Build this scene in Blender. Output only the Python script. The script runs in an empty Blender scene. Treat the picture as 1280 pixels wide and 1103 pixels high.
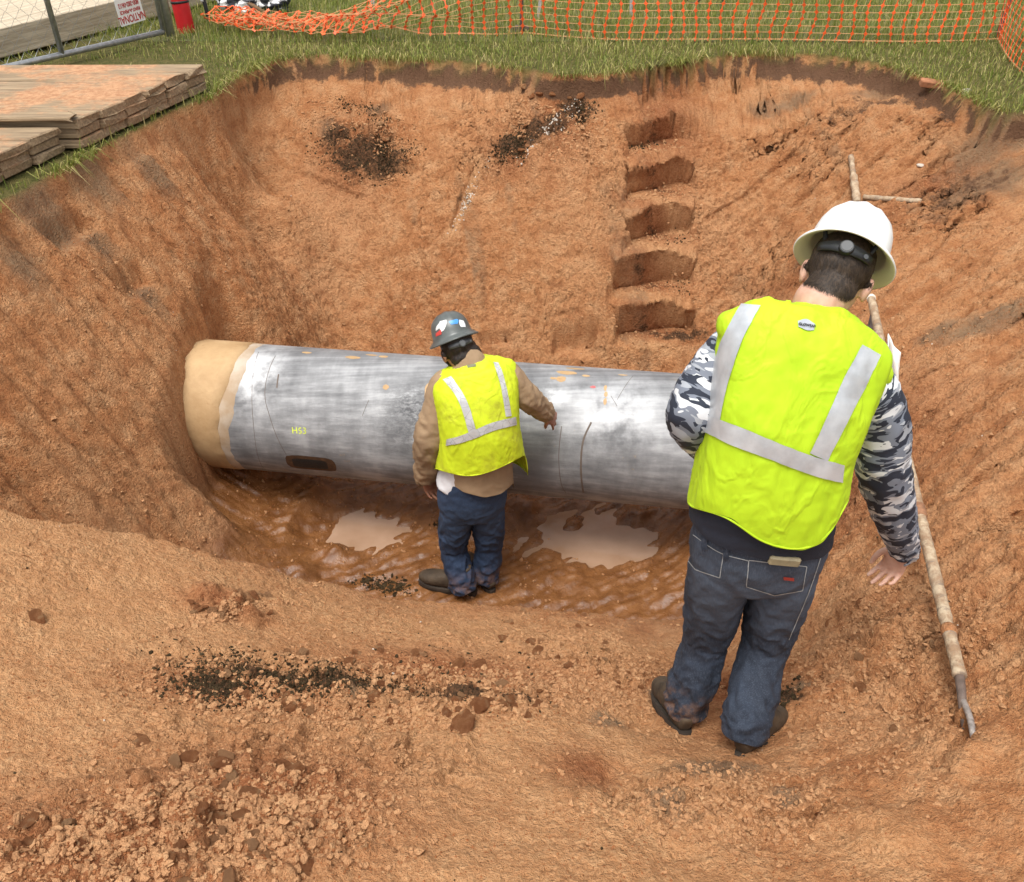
import bpy, bmesh, math, random
import numpy as np
from mathutils import Vector, Matrix, Quaternion
from mathutils.bvhtree import BVHTree

# ------------------------------------------------------------------ camera, sky, sun, exposure
scene = bpy.context.scene
COL = scene.collection
CAM_Z = 1.65
PITCH = math.radians(37.0)
FPX = 1104.0            # focal length in pixels of a 1280 wide picture
cam_data = bpy.data.cameras.new("camera")
cam = bpy.data.objects.new("camera", cam_data)
COL.objects.link(cam)
cam.location = (0, 0, CAM_Z)
cam.rotation_euler = (math.pi / 2 - PITCH, 0, 0)
cam_data.sensor_fit = 'HORIZONTAL'
cam_data.sensor_width = 36.0
cam_data.lens = 36.0 * FPX / 1280.0
cam_data.clip_start = 0.05
cam_data.clip_end = 2000
scene.camera = cam

SUN_EL, SUN_AZ = math.radians(71), math.radians(-152)
world = bpy.data.worlds.new("World")
scene.world = world
world.use_nodes = True
wn, wl = world.node_tree.nodes, world.node_tree.links
wn.clear()
sky = wn.new("ShaderNodeTexSky")
sky.sky_type = 'NISHITA'
sky.sun_disc = False
sky.sun_elevation = SUN_EL
sky.sun_rotation = SUN_AZ
sky.air_density = 1.0
sky.dust_density = 4.0
hsv = wn.new("ShaderNodeHueSaturation")
hsv.inputs["Saturation"].default_value = 0.16
bg = wn.new("ShaderNodeBackground")
bg.inputs["Strength"].default_value = 0.135
wo = wn.new("ShaderNodeOutputWorld")
wl.new(sky.outputs[0], hsv.inputs["Color"])
wl.new(hsv.outputs[0], bg.inputs["Color"])
wl.new(bg.outputs[0], wo.inputs["Surface"])

sl = bpy.data.lights.new("sun", 'SUN')
sl.energy = 1.35
sl.angle = math.radians(22)
sl.color = (1.0, 0.97, 0.92)
sun = bpy.data.objects.new("sun", sl)
COL.objects.link(sun)
sdir = Vector((math.sin(SUN_AZ) * math.cos(SUN_EL), math.cos(SUN_AZ) * math.cos(SUN_EL), math.sin(SUN_EL)))
sun.rotation_euler = sdir.to_track_quat('Z', 'Y').to_euler()
sun.location = sdir * 30

scene.view_settings.view_transform = 'Standard'
scene.view_settings.look = 'None'
scene.view_settings.exposure = 0.88
scene.view_settings.gamma = 1.0
scene.view_settings.use_curve_mapping = False
scene.render.engine = 'CYCLES'
scene.cycles.max_bounces = 5
scene.cycles.diffuse_bounces = 3
scene.cycles.glossy_bounces = 2

# ------------------------------------------------------------------ helpers
rng = np.random.default_rng(7)
random.seed(7)
CP, SP = math.cos(PITCH), math.sin(PITCH)

def ray(u, v):
    """direction of the line of sight to a place in the photograph, used to estimate real positions"""
    a, b = (u - 640.0) / FPX, (551.5 - v) / FPX
    return np.array([a, CP + b * SP, -SP + b * CP])
def PT(u, v, t):
    return np.array([0, 0, CAM_Z]) + ray(u, v) * t
def PZ(u, v, z):
    d = ray(u, v); return PT(u, v, (z - CAM_Z) / d[2])
def PY(u, v, y):
    d = ray(u, v); return PT(u, v, y / d[1])
def PX(u, v, x):
    d = ray(u, v); return PT(u, v, x / d[0])

def _hash(ix, iy, iz, seed):
    h = (ix * 374761393 + iy * 668265263 + iz * 2147483647 + seed * 974634777) & 0xFFFFFFFF
    h = ((h ^ (h >> 13)) * 1274126177) & 0xFFFFFFFF
    h = ((h ^ (h >> 15)) * 2246822519) & 0xFFFFFFFF
    return (h ^ (h >> 16)) & 0xFFFF

_g = np.random.default_rng(3).normal(size=(256, 3))
_g /= np.linalg.norm(_g, axis=1)[:, None]

def noise3(p, seed=0):
    """gradient noise, roughly -1..1; p is (...,3)"""
    p = np.asarray(p, float)
    i = np.floor(p).astype(np.int64)
    f = p - i
    w = f * f * f * (f * (f * 6 - 15) + 10)
    out = 0
    for dx in (0, 1):
        wx = w[..., 0] if dx else 1 - w[..., 0]
        for dy in (0, 1):
            wy = w[..., 1] if dy else 1 - w[..., 1]
            for dz in (0, 1):
                wz = w[..., 2] if dz else 1 - w[..., 2]
                g = _g[_hash(i[..., 0] + dx, i[..., 1] + dy, i[..., 2] + dz, seed) & 255]
                d = g[..., 0] * (f[..., 0] - dx) + g[..., 1] * (f[..., 1] - dy) + g[..., 2] * (f[..., 2] - dz)
                out = out + wx * wy * wz * d
    return out * 1.6

def fbm(p, octaves=4, seed=0, gain=0.5):
    a, s, o = 1.0, 0.0, 0.0
    p = np.asarray(p, float)
    for k in range(octaves):
        o = o + a * noise3(p * (2.03 ** k) + 17.3 * k, seed + k)
        s += a; a *= gain
    return o / s

def xyz(x, y, z=None):
    return np.stack([x, y, np.zeros_like(x) if z is None else z], -1)

def sstep(a, b, x):
    t = np.clip((x - a) / (b - a), 0, 1)
    return t * t * (3 - 2 * t)

def mesh_from(name, verts, faces, smooth=True, mats=()):
    me = bpy.data.meshes.new(name)
    verts = np.asarray(verts, float).reshape(-1, 3)
    if isinstance(faces, np.ndarray):
        n, k = faces.shape
        me.vertices.add(len(verts)); me.vertices.foreach_set("co", verts.ravel())
        me.loops.add(n * k); me.loops.foreach_set("vertex_index", faces.ravel().astype(np.int32))
        me.polygons.add(n)
        me.polygons.foreach_set("loop_start", np.arange(0, n * k, k, dtype=np.int32))
        me.polygons.foreach_set("loop_total", np.full(n, k, dtype=np.int32))
        me.update(calc_edges=True)
        me.validate()
    else:
        me.from_pydata([tuple(v) for v in verts], [], [tuple(int(i) for i in f) for f in faces])
    for m in mats: me.materials.append(m)
    if len(me.polygons):
        me.polygons.foreach_set("use_smooth", np.full(len(me.polygons), smooth))
    me.update()
    return me

def link(name, me, parent=None, mat=None):
    o = bpy.data.objects.new(name, me)
    COL.objects.link(o)
    if mat is not None and me is not None and not me.materials: me.materials.append(mat)
    if parent is not None:
        o.parent = parent
        o.matrix_parent_inverse = Matrix.Translation(-parent.location) if parent.type == 'EMPTY' else Matrix.Identity(4)
    return o

def empty(name, loc=(0, 0, 0)):
    o = bpy.data.objects.new(name, None)
    o.empty_display_size = 0.1
    o.location = tuple(float(c) for c in loc)
    COL.objects.link(o)
    return o

def tag(o, label=None, cat=None, group=None, kind=None):
    if label: o["label"] = label
    if cat: o["category"] = cat
    if group: o["group"] = group
    if kind: o["kind"] = kind
    return o

class MB:
    """collects simple solids into one mesh"""
    def __init__(s): s.v, s.f = [], []
    def add(s, v, f):
        n = len(s.v); s.v += [tuple(map(float, p)) for p in v]; s.f += [tuple(i + n for i in q) for q in f]
        return s
    def box(s, c, size, M=None):
        x, y, z = [k / 2 for k in size]
        v = [Vector(p) for p in ((-x,-y,-z),(x,-y,-z),(x,y,-z),(-x,y,-z),(-x,-y,z),(x,-y,z),(x,y,z),(-x,y,z))]
        if M is not None: v = [M @ p for p in v]
        v = [p + Vector([float(k) for k in c]) for p in v]
        return s.add(v, [(0,3,2,1),(4,5,6,7),(0,1,5,4),(1,2,6,5),(2,3,7,6),(3,0,4,7)])
    def tube(s, pts, rad, n=8, cap=True):
        v, f = tube_geo(pts, rad, n, cap)
        return s.add(v, f)
    def build(s, name, mat, parent=None, smooth=False, bevel=0):
        me = mesh_from(name, s.v, s.f, smooth, [mat])
        if bevel:
            bm = bmesh.new(); bm.from_mesh(me)
            bmesh.ops.bevel(bm, geom=bm.edges[:], offset=bevel, segments=1, affect='EDGES', clamp_overlap=True)
            bm.to_mesh(me); bm.free()
        return link(name, me, parent)

def tube_geo(pts, rad, n=8, cap=True):
    pts = [np.asarray(p, float) for p in pts]
    if np.isscalar(rad): rad = [rad] * len(pts)
    v, f = [], []
    ref = None
    for i, p in enumerate(pts):
        a = pts[max(i - 1, 0)]; b = pts[min(i + 1, len(pts) - 1)]
        t = b - a; t = t / (np.linalg.norm(t) + 1e-9)
        if ref is None:
            ref = np.array([0, 0, 1.0]) if abs(t[2]) < 0.9 else np.array([1.0, 0, 0])
        x = np.cross(ref, t); x /= np.linalg.norm(x) + 1e-9
        y = np.cross(t, x); ref = y
        for k in range(n):
            q = 2 * math.pi * k / n
            v.append(p + rad[i] * (math.cos(q) * x + math.sin(q) * y))
    for i in range(len(pts) - 1):
        for k in range(n):
            a, b = i * n + k, i * n + (k + 1) % n
            f.append((a, b, b + n, a + n))
    if cap:
        f.append(tuple(range(n - 1, -1, -1)))
        f.append(tuple(range((len(pts) - 1) * n, len(pts) * n)))
    return v, f

def catmull(P, n):
    P = np.asarray(P, float)
    if P.ndim == 1: P = P[:, None]
    m = len(P)
    out = []
    for s in np.linspace(0, m - 1, n):
        i = min(int(s), m - 2); t = s - i
        p0, p1, p2, p3 = P[max(i - 1, 0)], P[i], P[i + 1], P[min(i + 2, m - 1)]
        out.append(0.5 * (2 * p1 + (p2 - p0) * t + (2 * p0 - 5 * p1 + 4 * p2 - p3) * t * t + (3 * p1 - p0 - 3 * p2 + p3) * t ** 3))
    return np.array(out)

# ------------------------------------------------------------------ materials
class NB:
    def __init__(s, name):
        s.m = bpy.data.materials.new(name); s.m.use_nodes = True
        s.t = s.m.node_tree; s.n = s.t.nodes; s.n.clear()
        s.out = s.new("ShaderNodeOutputMaterial")
        s.b = s.new("ShaderNodeBsdfPrincipled")
        s.t.links.new(s.b.outputs[0], s.out.inputs[0])
    def new(s, typ, **kw):
        n = s.n.new(typ)
        for k, v in kw.items(): setattr(n, k, v)
        return n
    def put(s, sock, v):
        if isinstance(v, bpy.types.NodeSocket): s.t.links.new(v, sock)
        elif isinstance(v, (tuple, list)) and len(v) == 3 and sock.type == 'RGBA': sock.default_value = (*v, 1)
        else: sock.default_value = v
    def set(s, **kw):
        for k, v in kw.items(): s.put(s.b.inputs[k.replace("_", " ")], v)
        return s
    def coord(s, which="Object", scale=(1, 1, 1), rot=(0, 0, 0)):
        c = s.new("ShaderNodeTexCoord"); m = s.new("ShaderNodeMapping")
        s.put(m.inputs["Vector"], c.outputs[which]); m.inputs["Scale"].default_value = scale
        m.inputs["Rotation"].default_value = rot
        return m.outputs[0]
    def geo(s, which): return s.new("ShaderNodeNewGeometry").outputs[which]
    def attr(s, name, out="Fac"):
        a = s.new("ShaderNodeAttribute"); a.attribute_name = name; return a.outputs[out]
    def noise(s, scale, detail=4, rough=0.55, vec=None, dist=0.0, out=0):
        n = s.new("ShaderNodeTexNoise"); n.inputs["Scale"].default_value = scale
        n.inputs["Detail"].default_value = detail; n.inputs["Roughness"].default_value = rough
        n.inputs["Distortion"].default_value = dist
        if vec is not None: s.put(n.inputs["Vector"], vec)
        return n.outputs[out]
    def voro(s, scale, vec=None, feature='F1', out="Distance"):
        n = s.new("ShaderNodeTexVoronoi", feature=feature); n.inputs["Scale"].default_value = scale
        if vec is not None: s.put(n.inputs["Vector"], vec)
        return n.outputs[out]
    def ramp(s, fac, stops, interp='LINEAR'):
        r = s.new("ShaderNodeValToRGB"); r.color_ramp.interpolation = interp
        e = r.color_ramp.elements
        while len(e) < len(stops): e.new(0.5)
        for k, (p, c) in zip(e, stops):
            k.position = p; k.color = (*c, 1) if isinstance(c, (tuple, list)) else (c, c, c, 1)
        s.put(r.inputs[0], fac); return r.outputs[0]
    def rng(s, v, a, b, c=0.0, d=1.0):
        n = s.new("ShaderNodeMapRange"); n.interpolation_type = 'SMOOTHSTEP'
        s.put(n.inputs[0], v)
        for i, k in enumerate((a, b, c, d)): n.inputs[i + 1].default_value = k
        return n.outputs[0]
    def mix(s, fac, a, b, blend='MIX'):
        n = s.new("ShaderNodeMix", data_type='RGBA', blend_type=blend)
        s.put(n.inputs[0], fac); s.put(n.inputs[6], a); s.put(n.inputs[7], b)
        return n.outputs[2]
    def math(s, op, a, b=0.0, clamp=False):
        n = s.new("ShaderNodeMath", operation=op); n.use_clamp = clamp
        s.put(n.inputs[0], a); s.put(n.inputs[1], b); return n.outputs[0]
    def bump(s, h, strength=0.5, dist=0.01, normal=None):
        n = s.new("ShaderNodeBump"); n.inputs["Strength"].default_value = strength
        n.inputs["Distance"].default_value = dist
        s.put(n.inputs["Height"], h)
        if normal is not None: s.put(n.inputs["Normal"], normal)
        return n.outputs[0]

def simple(name, col, rough=0.6, var=0.15, scale=20, bump=0.0, metallic=0.0, bscale=None, **kw):
    """plain procedural material: colour broken up by noise, optional fine relief"""
    b = NB(name)
    c = tuple(max(k * (1 - var), 0) for k in col); d = tuple(min(k * (1 + var), 1) for k in col)
    vec = b.coord("Object")
    b.set(Base_Color=b.ramp(b.noise(scale, 5, 0.6, vec), [(0.3, c), (0.7, d)]), Roughness=rough, Metallic=metallic)
    if bump: b.set(Normal=b.bump(b.noise(bscale or scale * 4, 4, 0.6, vec), 0.6, bump))
    for k, v in kw.items(): b.set(**{k: v})
    return b.m

def soil_material(name, lump=False):
    b = NB(name)
    P = b.geo("Position") if not lump else b.coord("Object")
    n1 = b.noise(1.1, 3, 0.6, P); n2 = b.noise(9, 4, 0.65, P); n3 = b.noise(70, 3, 0.7, P); n4 = b.noise(260, 2, 0.7, P)
    base = b.ramp(n1, [(0.30, (0.40, 0.160, 0.060)), (0.5, (0.48, 0.215, 0.088)), (0.70, (0.54, 0.27, 0.125))])
    c = b.mix(b.rng(n2, 0.42, 0.72), base, (0.56, 0.30, 0.145))
    c = b.mix(b.math('MULTIPLY', b.rng(n2, 0.50, 0.28), 0.6), c, (0.30, 0.105, 0.038))
    c = b.mix(b.math('MULTIPLY', b.rng(n3, 0.52, 0.34), 0.45), c, (0.205, 0.080, 0.032))
    c = b.mix(b.math('MULTIPLY', b.rng(n3, 0.56, 0.72), 0.45), c, (0.60, 0.36, 0.18))
    c = b.mix(b.math('MULTIPLY', b.rng(n4, 0.58, 0.70), 0.35), c, (0.63, 0.40, 0.22))
    c = b.mix(b.math('MULTIPLY', b.rng(n4, 0.42, 0.30), 0.40), c, (0.13, 0.055, 0.025))
    rough = 0.92
    if not lump:
        pale = b.attr("pale"); red = b.attr("red"); grey = b.attr("grey"); top = b.attr("topsoil"); wet = b.attr("wet"); lawn = b.attr("lawn")
        brk = b.noise(5, 4, 0.7, P); brk2 = b.noise(22, 4, 0.7, P)
        c = b.mix(b.math('MULTIPLY', pale, b.rng(brk2, 0.25, 0.65, 0.45, 1.0)), c, b.mix(b.rng(n3, 0.35, 0.65), (0.50, 0.255, 0.112), (0.63, 0.36, 0.178)))
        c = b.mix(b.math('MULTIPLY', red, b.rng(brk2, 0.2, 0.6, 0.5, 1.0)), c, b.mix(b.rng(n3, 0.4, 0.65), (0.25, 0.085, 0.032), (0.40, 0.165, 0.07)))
        g = b.math('ADD', grey, b.math('MULTIPLY', b.math('SUBTRACT', brk, 0.5), 1.5))
        gm = b.math('MULTIPLY', b.math('MULTIPLY', b.rng(g, 0.30, 1.0), b.rng(grey, 0.02, 0.4)), 0.8)
        c = b.mix(b.math('MULTIPLY', gm, b.rng(n3, 0.30, 0.6, 0.5, 0.92)), c, b.mix(n3, (0.12, 0.085, 0.052), (0.225, 0.165, 0.105)))
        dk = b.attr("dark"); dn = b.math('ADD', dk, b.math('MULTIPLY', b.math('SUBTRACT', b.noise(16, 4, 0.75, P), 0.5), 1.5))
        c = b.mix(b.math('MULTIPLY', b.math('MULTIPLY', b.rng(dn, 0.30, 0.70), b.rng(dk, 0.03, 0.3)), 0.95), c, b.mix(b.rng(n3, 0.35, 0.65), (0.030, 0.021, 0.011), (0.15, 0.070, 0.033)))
        tm = b.math('MULTIPLY', b.rng(b.math('ADD', top, b.math('MULTIPLY', b.math('SUBTRACT', b.noise(13, 4, 0.75, P), 0.5), 1.5)), 0.35, 0.7), b.rng(top, 0.03, 0.2))
        c = b.mix(tm, c, b.mix(n3, (0.085, 0.042, 0.022), (0.20, 0.105, 0.058)))
        mud = b.mix(b.rng(n2, 0.35, 0.65), (0.135, 0.052, 0.015), (0.215, 0.090, 0.030))
        mud = b.mix(b.math('MULTIPLY', b.rng(brk2, 0.60, 0.75), 0.5), mud, (0.33, 0.17, 0.085))
        mud = b.mix(b.math('MULTIPLY', b.rng(brk2, 0.36, 0.26), 0.7), mud, (0.07, 0.042, 0.022))
        c = b.mix(b.math('MULTIPLY', wet, 0.94), c, mud)
        lw = b.mix(b.rng(brk2, 0.35, 0.65), (0.085, 0.085, 0.022), (0.15, 0.125, 0.04))
        c = b.mix(lawn, c, lw)
        wm = b.math('MULTIPLY', wet, b.rng(brk, 0.30, 0.60, 0.65, 1.0))
        rough = b.math('SUBTRACT', 0.94, b.math('MULTIPLY', wm, 0.80))
        fine = b.math('SUBTRACT', 1.0, b.math('MULTIPLY', wet, 0.8))
        b.set(Specular_IOR_Level=b.math('ADD', 0.2, b.math('MULTIPLY', wet, 0.45)))
    else:
        fine = 1.0
        b.set(Specular_IOR_Level=0.15)
    if lump: c = b.mix(0.6, c, (0.37, 0.145, 0.056))
    oi = b.new("ShaderNodeObjectInfo").outputs["Random"] if lump else None
    if lump:
        kk = b.noise(38, 1, 0.5, b.geo('Position'))
        c = b.mix(b.rng(kk, 0.54, 0.40, 0.0, 0.75), c, (0.30, 0.115, 0.045)); c = b.mix(b.rng(kk, 0.57, 0.70, 0.0, 0.6), c, (0.55, 0.33, 0.17))
        c = b.mix(b.math('MULTIPLY', b.rng(oi, 0.0, 0.5, 0.35, 0.0), 1.0), c, (0.30, 0.105, 0.04))
        c = b.mix(b.math('MULTIPLY', b.rng(oi, 0.6, 1.0, 0.0, 0.6), 1.0), c, (0.56, 0.33, 0.17))
    h = b.math('ADD', b.math('MULTIPLY', n3, 1.0), b.math('MULTIPLY', n4, 0.45))
    vo = b.new("ShaderNodeVectorMath", operation='ADD'); b.put(vo.inputs[0], P); nv = b.noise(40, 1, 0.6, P, out=1); sc = b.new("ShaderNodeVectorMath", operation='SCALE'); b.put(sc.inputs[0], nv); sc.inputs["Scale"].default_value = 0.02; b.put(vo.inputs[1], sc.outputs[0])
    g1 = b.voro(75, vo.outputs[0])
    h = b.math('SUBTRACT', h, b.math('ADD', b.math('MULTIPLY', b.math('MULTIPLY', g1, b.rng(n2, 0.3, 0.7, 0.1, 0.9)), 0.55), 0.0))
    h = b.math('MULTIPLY', h, fine)
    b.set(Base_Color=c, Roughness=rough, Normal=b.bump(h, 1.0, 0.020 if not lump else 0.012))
    return b.m

M_SOIL = soil_material("orange_clay_soil")
M_CLOD = soil_material("clod_clay", lump=True)
# ------------------------------------------------------------------ the pit: one terrain sheet
PIPE_R = 0.381
PIPE_A, PIPE_B = np.array([-1.90, 4.46, -1.415]), np.array([1.00, 3.99, -1.362])
_pd = (PIPE_B - PIPE_A) / np.linalg.norm(PIPE_B - PIPE_A)
def pipe_axis(x):
    k = (x - PIPE_A[0]) / (PIPE_B[0] - PIPE_A[0])
    return PIPE_A + (PIPE_B - PIPE_A) * k

def rim_px(u, v): return tuple(PZ(u, v, 0.0)[:2])
RIM = [(-3.6, 0.2), (-3.0, 2.0), (-2.72, 3.3), (-2.50, 4.1), (-2.32, 4.9), (-2.10, 5.6), (-1.93, 6.00)]
RIM += [rim_px(*p) for p in ((268, 108), (300, 90), (345, 72), (400, 66), (450, 70), (520, 72), (600, 76), (650, 84), (700, 92), (760, 90),
        (800, 82), (850, 76), (910, 66), (980, 65), (1040, 68), (1100, 76), (1150, 92), (1195, 108), (1225, 126), (1262, 138), (1300, 140))]
RIM += [(3.45, 4.9), (3.25, 4.0), (2.75, 2.9), (2.3, 1.9), (2.0, 0.8), (1.9, -0.3), (0, -0.75), (-2.4, -0.6)]
RIM = np.array(RIM)

def poly_sd(X, Y, poly):
    """signed distance to polygon, positive inside"""
    d2 = np.full(X.shape, 1e9); ins = np.zeros(X.shape, bool)
    n = len(poly)
    for i in range(n):
        a, b = poly[i], poly[(i + 1) % n]
        e = b - a
        wx, wy = X - a[0], Y - a[1]
        t = np.clip((wx * e[0] + wy * e[1]) / (e @ e), 0, 1)
        d2 = np.minimum(d2, (wx - t * e[0]) ** 2 + (wy - t * e[1]) ** 2)
        c = (a[1] > Y) != (b[1] > Y)
        with np.errstate(divide='ignore', invalid='ignore'):
            xi = a[0] + (Y - a[1]) / (b[1] - a[1]) * e[0]
        ins ^= c & (X < xi)
    return np.where(ins, 1, -1) * np.sqrt(d2)

def line_d(X, Y, pts):
    d2 = np.full(X.shape, 1e9); S = np.zeros(X.shape); acc = 0
    for a, b in zip(pts[:-1], pts[1:]):
        a, b = np.array(a[:2], float), np.array(b[:2], float)
        e = b - a; L = np.linalg.norm(e)
        t = np.clip(((X - a[0]) * e[0] + (Y - a[1]) * e[1]) / (e @ e + 1e-12), 0, 1)
        q = (X - a[0] - t * e[0]) ** 2 + (Y - a[1] - t * e[1]) ** 2
        S = np.where(q < d2, acc + t * L, S); d2 = np.minimum(d2, q); acc += L
    return np.sqrt(d2), S / max(acc, 1e-9)

class TPS:
    def __init__(s, pts, lam=0.002):
        P = np.array(pts, float); s.c = P[:, :2]; n = len(P)
        K = s.k(np.linalg.norm(s.c[:, None] - s.c[None], axis=2)) + lam * np.eye(n)
        A = np.zeros((n + 3, n + 3)); A[:n, :n] = K; A[:n, n] = 1; A[:n, n + 1:] = s.c; A[n, :n] = 1; A[n + 1:, :n] = s.c.T
        s.w = np.linalg.solve(A, np.r_[P[:, 2], 0, 0, 0]); s.n = n
    @staticmethod
    def k(r): return np.where(r > 1e-9, r * r * np.log(np.maximum(r, 1e-9)), 0)
    def __call__(s, X, Y):
        o = s.w[s.n] + s.w[s.n + 1] * X + s.w[s.n + 2] * Y
        for i in range(s.n):
            r2 = (X - s.c[i, 0]) ** 2 + (Y - s.c[i, 1]) ** 2
            o = o + s.w[i] * 0.5 * r2 * np.log(np.maximum(r2, 1e-12))
        return o

FLOOR = -2.10
# near slope, seen from above by the photographer
ramp_pts = [(0, -0.6, 0.0), (0, 0.1, -0.03), (-1.6, 0.0, 0.0), (1.2, 0.2, -0.05), (-3.0, 0.5, 0.0), (-1.13, 0.97, -0.27), (0, 1.0, -0.36),
            (0.58, 1.0, -0.40), (1.16, 1.0, -0.33), (-2.0, 1.2, -0.22), (-0.6, 1.7, -0.72), (0.1, 1.75, -0.80), (0.70, 1.76, -0.90), (1.05, 1.65, -0.72),
            (1.37, 1.72, -0.60), (1.75, 1.75, -0.25), (0.3, 2.3, -1.16), (0.75, 2.3, -1.26), (1.15, 2.35, -1.13), (1.6, 2.5, -0.72), (2.05, 2.4, -0.30),
            (0.0, 2.9, -1.54), (-0.4, 2.85, -1.46), (-0.85, 2.75, -1.22), (-1.27, 2.6, -0.89), (-1.86, 2.4, -0.50), (-2.5, 2.4, -0.16),
            (0.4, 2.9, -1.60), (0.8, 2.85, -1.58), (1.2, 2.9, -1.45), (0.6, 3.3, -1.95), (-0.2, 3.3, -1.8), (-1.2, 3.2, -1.35), (-2.0, 3.0, -0.65), (1.9, 3.2, -0.72)]
# floor and the three other walls
pit_pts = []
for x in (-1.0, -0.5, 0.0, 0.5, 0.85):
    for y in (3.1, 3.5, 3.95, 4.35, 4.75):
        pit_pts.append((x, y, FLOOR + (0.05 if y < 3.3 else 0.02 if y < 3.7 else -0.005 if y < 4.5 else 0.03)))
for u in (330, 420, 520, 640, 740, 825, 920):          # far wall
    xb = (u - 640) / FPX
    fr = RIM[6:26]; yr = float(np.interp(xb * 6.3, fr[:, 0], fr[:, 1])) - 0.02
    for fz, z in ((0.0, -1.98), (0.17, -1.62), (0.36, -1.22), (0.58, -0.78), (0.80, -0.40), (1.0, -0.14)):
        y = 5.06 + (yr - 5.06) * fz
        x = xb * (y * CP + (CAM_Z - z) * SP)
        dy = -0.10 if 460 < u < 560 else 0.0
        if u == 330 and y < 5.4: continue
        pit_pts.append((x, y + dy, z))
for y in (3.0, 3.6, 4.2, 4.8, 5.4, 5.9):               # left wall
    xr = np.interp(y, RIM[:7, 1], RIM[:7, 0])
    for s, z in ((0.05, -0.16), (0.36, -0.60), (0.62, -1.05), (0.86, -1.55)):
        if y > 5.3 and s > 0.5: continue
        pit_pts.append((xr + s, y - 0.25 * s, z))
pit_pts += [(-1.25, 3.3, -2.0), (-1.3, 4.0, -2.05), (-1.2, 4.7, -2.0), (-1.0, 5.0, -1.85), (-1.45, 5.15, -1.28), (-1.72, 5.5, -0.72)]
for y, xr in ((3.0, 2.75), (3.6, 3.0), (4.2, 3.25), (4.8, 3.4), (5.3, 3.4)):   # right wall
    k = (xr - 1.1)
    for f, z in ((0.12, -1.78), (0.26, -1.22), (0.42, -0.82), (0.66, -0.50), (0.97, -0.15)):
        if y > 5.0 and f < 0.4: continue
        pit_pts.append((1.1 + f * k, y, z))
pit_pts += [(2.32, 5.97, -0.46), (2.8, 5.6, -0.40), (2.0, 5.4, -0.85), (1.6, 5.2, -1.30), (2.5, 5.95, -0.3), (3.0, 5.75, -0.17), (1.3, 4.9, -1.85)]
R_tps, F_tps = TPS(ramp_pts), TPS(pit_pts, 0.02)

LIP = np.array([(-3.2, 2.5), (-1.86, 2.44), (-1.27, 2.62), (-0.85, 2.78), (-0.4, 2.88), (0.0, 2.93), (0.4, 2.95), (0.8, 2.9), (1.2, 2.9), (3.0, 3.0)])

def axis_lines(segs):
    out = [segs[0][0]]
    for a, b, d in segs:
        n = max(1, int(round((b - a) / d)))
        out += list(a + (b - a) * (np.arange(n) + 1) / n)
    return np.array(out)
gx = axis_lines([(-5.0, -2.8, 0.06), (-2.8, -1.7, 0.014), (-1.7, 1.8, 0.0085), (1.8, 2.9, 0.014), (2.9, 5.2, 0.05)])
gy = axis_lines([(-1.4, 0.75, 0.06), (0.75, 2.4, 0.0085), (2.4, 5.0, 0.012), (5.0, 6.5, 0.0068), (6.5, 7.4, 0.05)])
GX, GY = np.meshgrid(gx, gy)

RZ, FZ = R_tps(GX, GY), F_tps(GX, GY)
nz1 = fbm(xyz(GX * 0.9, GY * 0.9), 3, 11)
lipy = np.interp(GX, LIP[:, 0], LIP[:, 1]) + 0.05 * fbm(xyz(GX * 3.0, GX * 0), 4, 5) + 0.02 * fbm(xyz(GX * 14, GY * 14), 3, 6)
wlip = sstep(0.0, 0.20, GY - lipy)
RZ = np.maximum(RZ, -1.62 + 0.25 * np.clip(GX, -9, 0)) * (GY < 3.4) + RZ * (GY >= 3.4) if False else RZ
FZc = np.maximum(FZ, FLOOR - 0.02)
SD = poly_sd(GX, GY, RIM)
SDw = SD + 0.035 * fbm(xyz(GX * 2.2, GY * 2.2), 3, 21) + 0.018 * fbm(xyz(GX * 14, GY * 14), 3, 22)
Z = RZ * (1 - wlip) + FZc * wlip

# hollow dug round the pipe where it leaves the left wall
xa = GX; ax_y = PIPE_A[1] + (GX - PIPE_A[0]) * _pd[1] / _pd[0]
dY = GY - ax_y
hol = sstep(-1.90, -1.78, GX + 0.05 * fbm(xyz(GX * 5, GY * 5), 3, 31)) * (1 - sstep(-1.2, -0.7, GX))
side = (1 - sstep(0.42, 0.66, np.abs(dY + 0.10) + 0.05 * fbm(xyz(GX * 6, GY * 6), 3, 32)))
tgt = FLOOR + 0.12 + 0.25 * sstep(-1.4, -1.9, GX)
Z = Z + (np.minimum(Z, tgt) - Z) * hol * side
# recess beyond the pipe at the foot of the far wall
side2 = (1 - sstep(0.25, 0.5, np.abs(dY - 0.45))) * sstep(-1.5, -1.1, GX) * (1 - sstep(0.7, 1.1, GX))
Z = Z + (np.minimum(Z, FLOOR + 0.02) - Z) * side2 * 0.8

# ---- relief
inside = sstep(0.0, 0.12, SDw)
onfloor = (1 - sstep(-2.02, -1.80, Z)) * (GY > 2.95)
wall = sstep(0.02, 0.3, wlip) * (1 - onfloor)
left_w = wall * sstep(-0.9, -1.3, GX); right_w = wall * sstep(1.2, 1.5, GX) + (1 - wall) * sstep(1.1, 1.4, GX) * (GY > 1.5); far_w = wall * sstep(4.9, 5.1, GY) * (1 - left_w)
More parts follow.
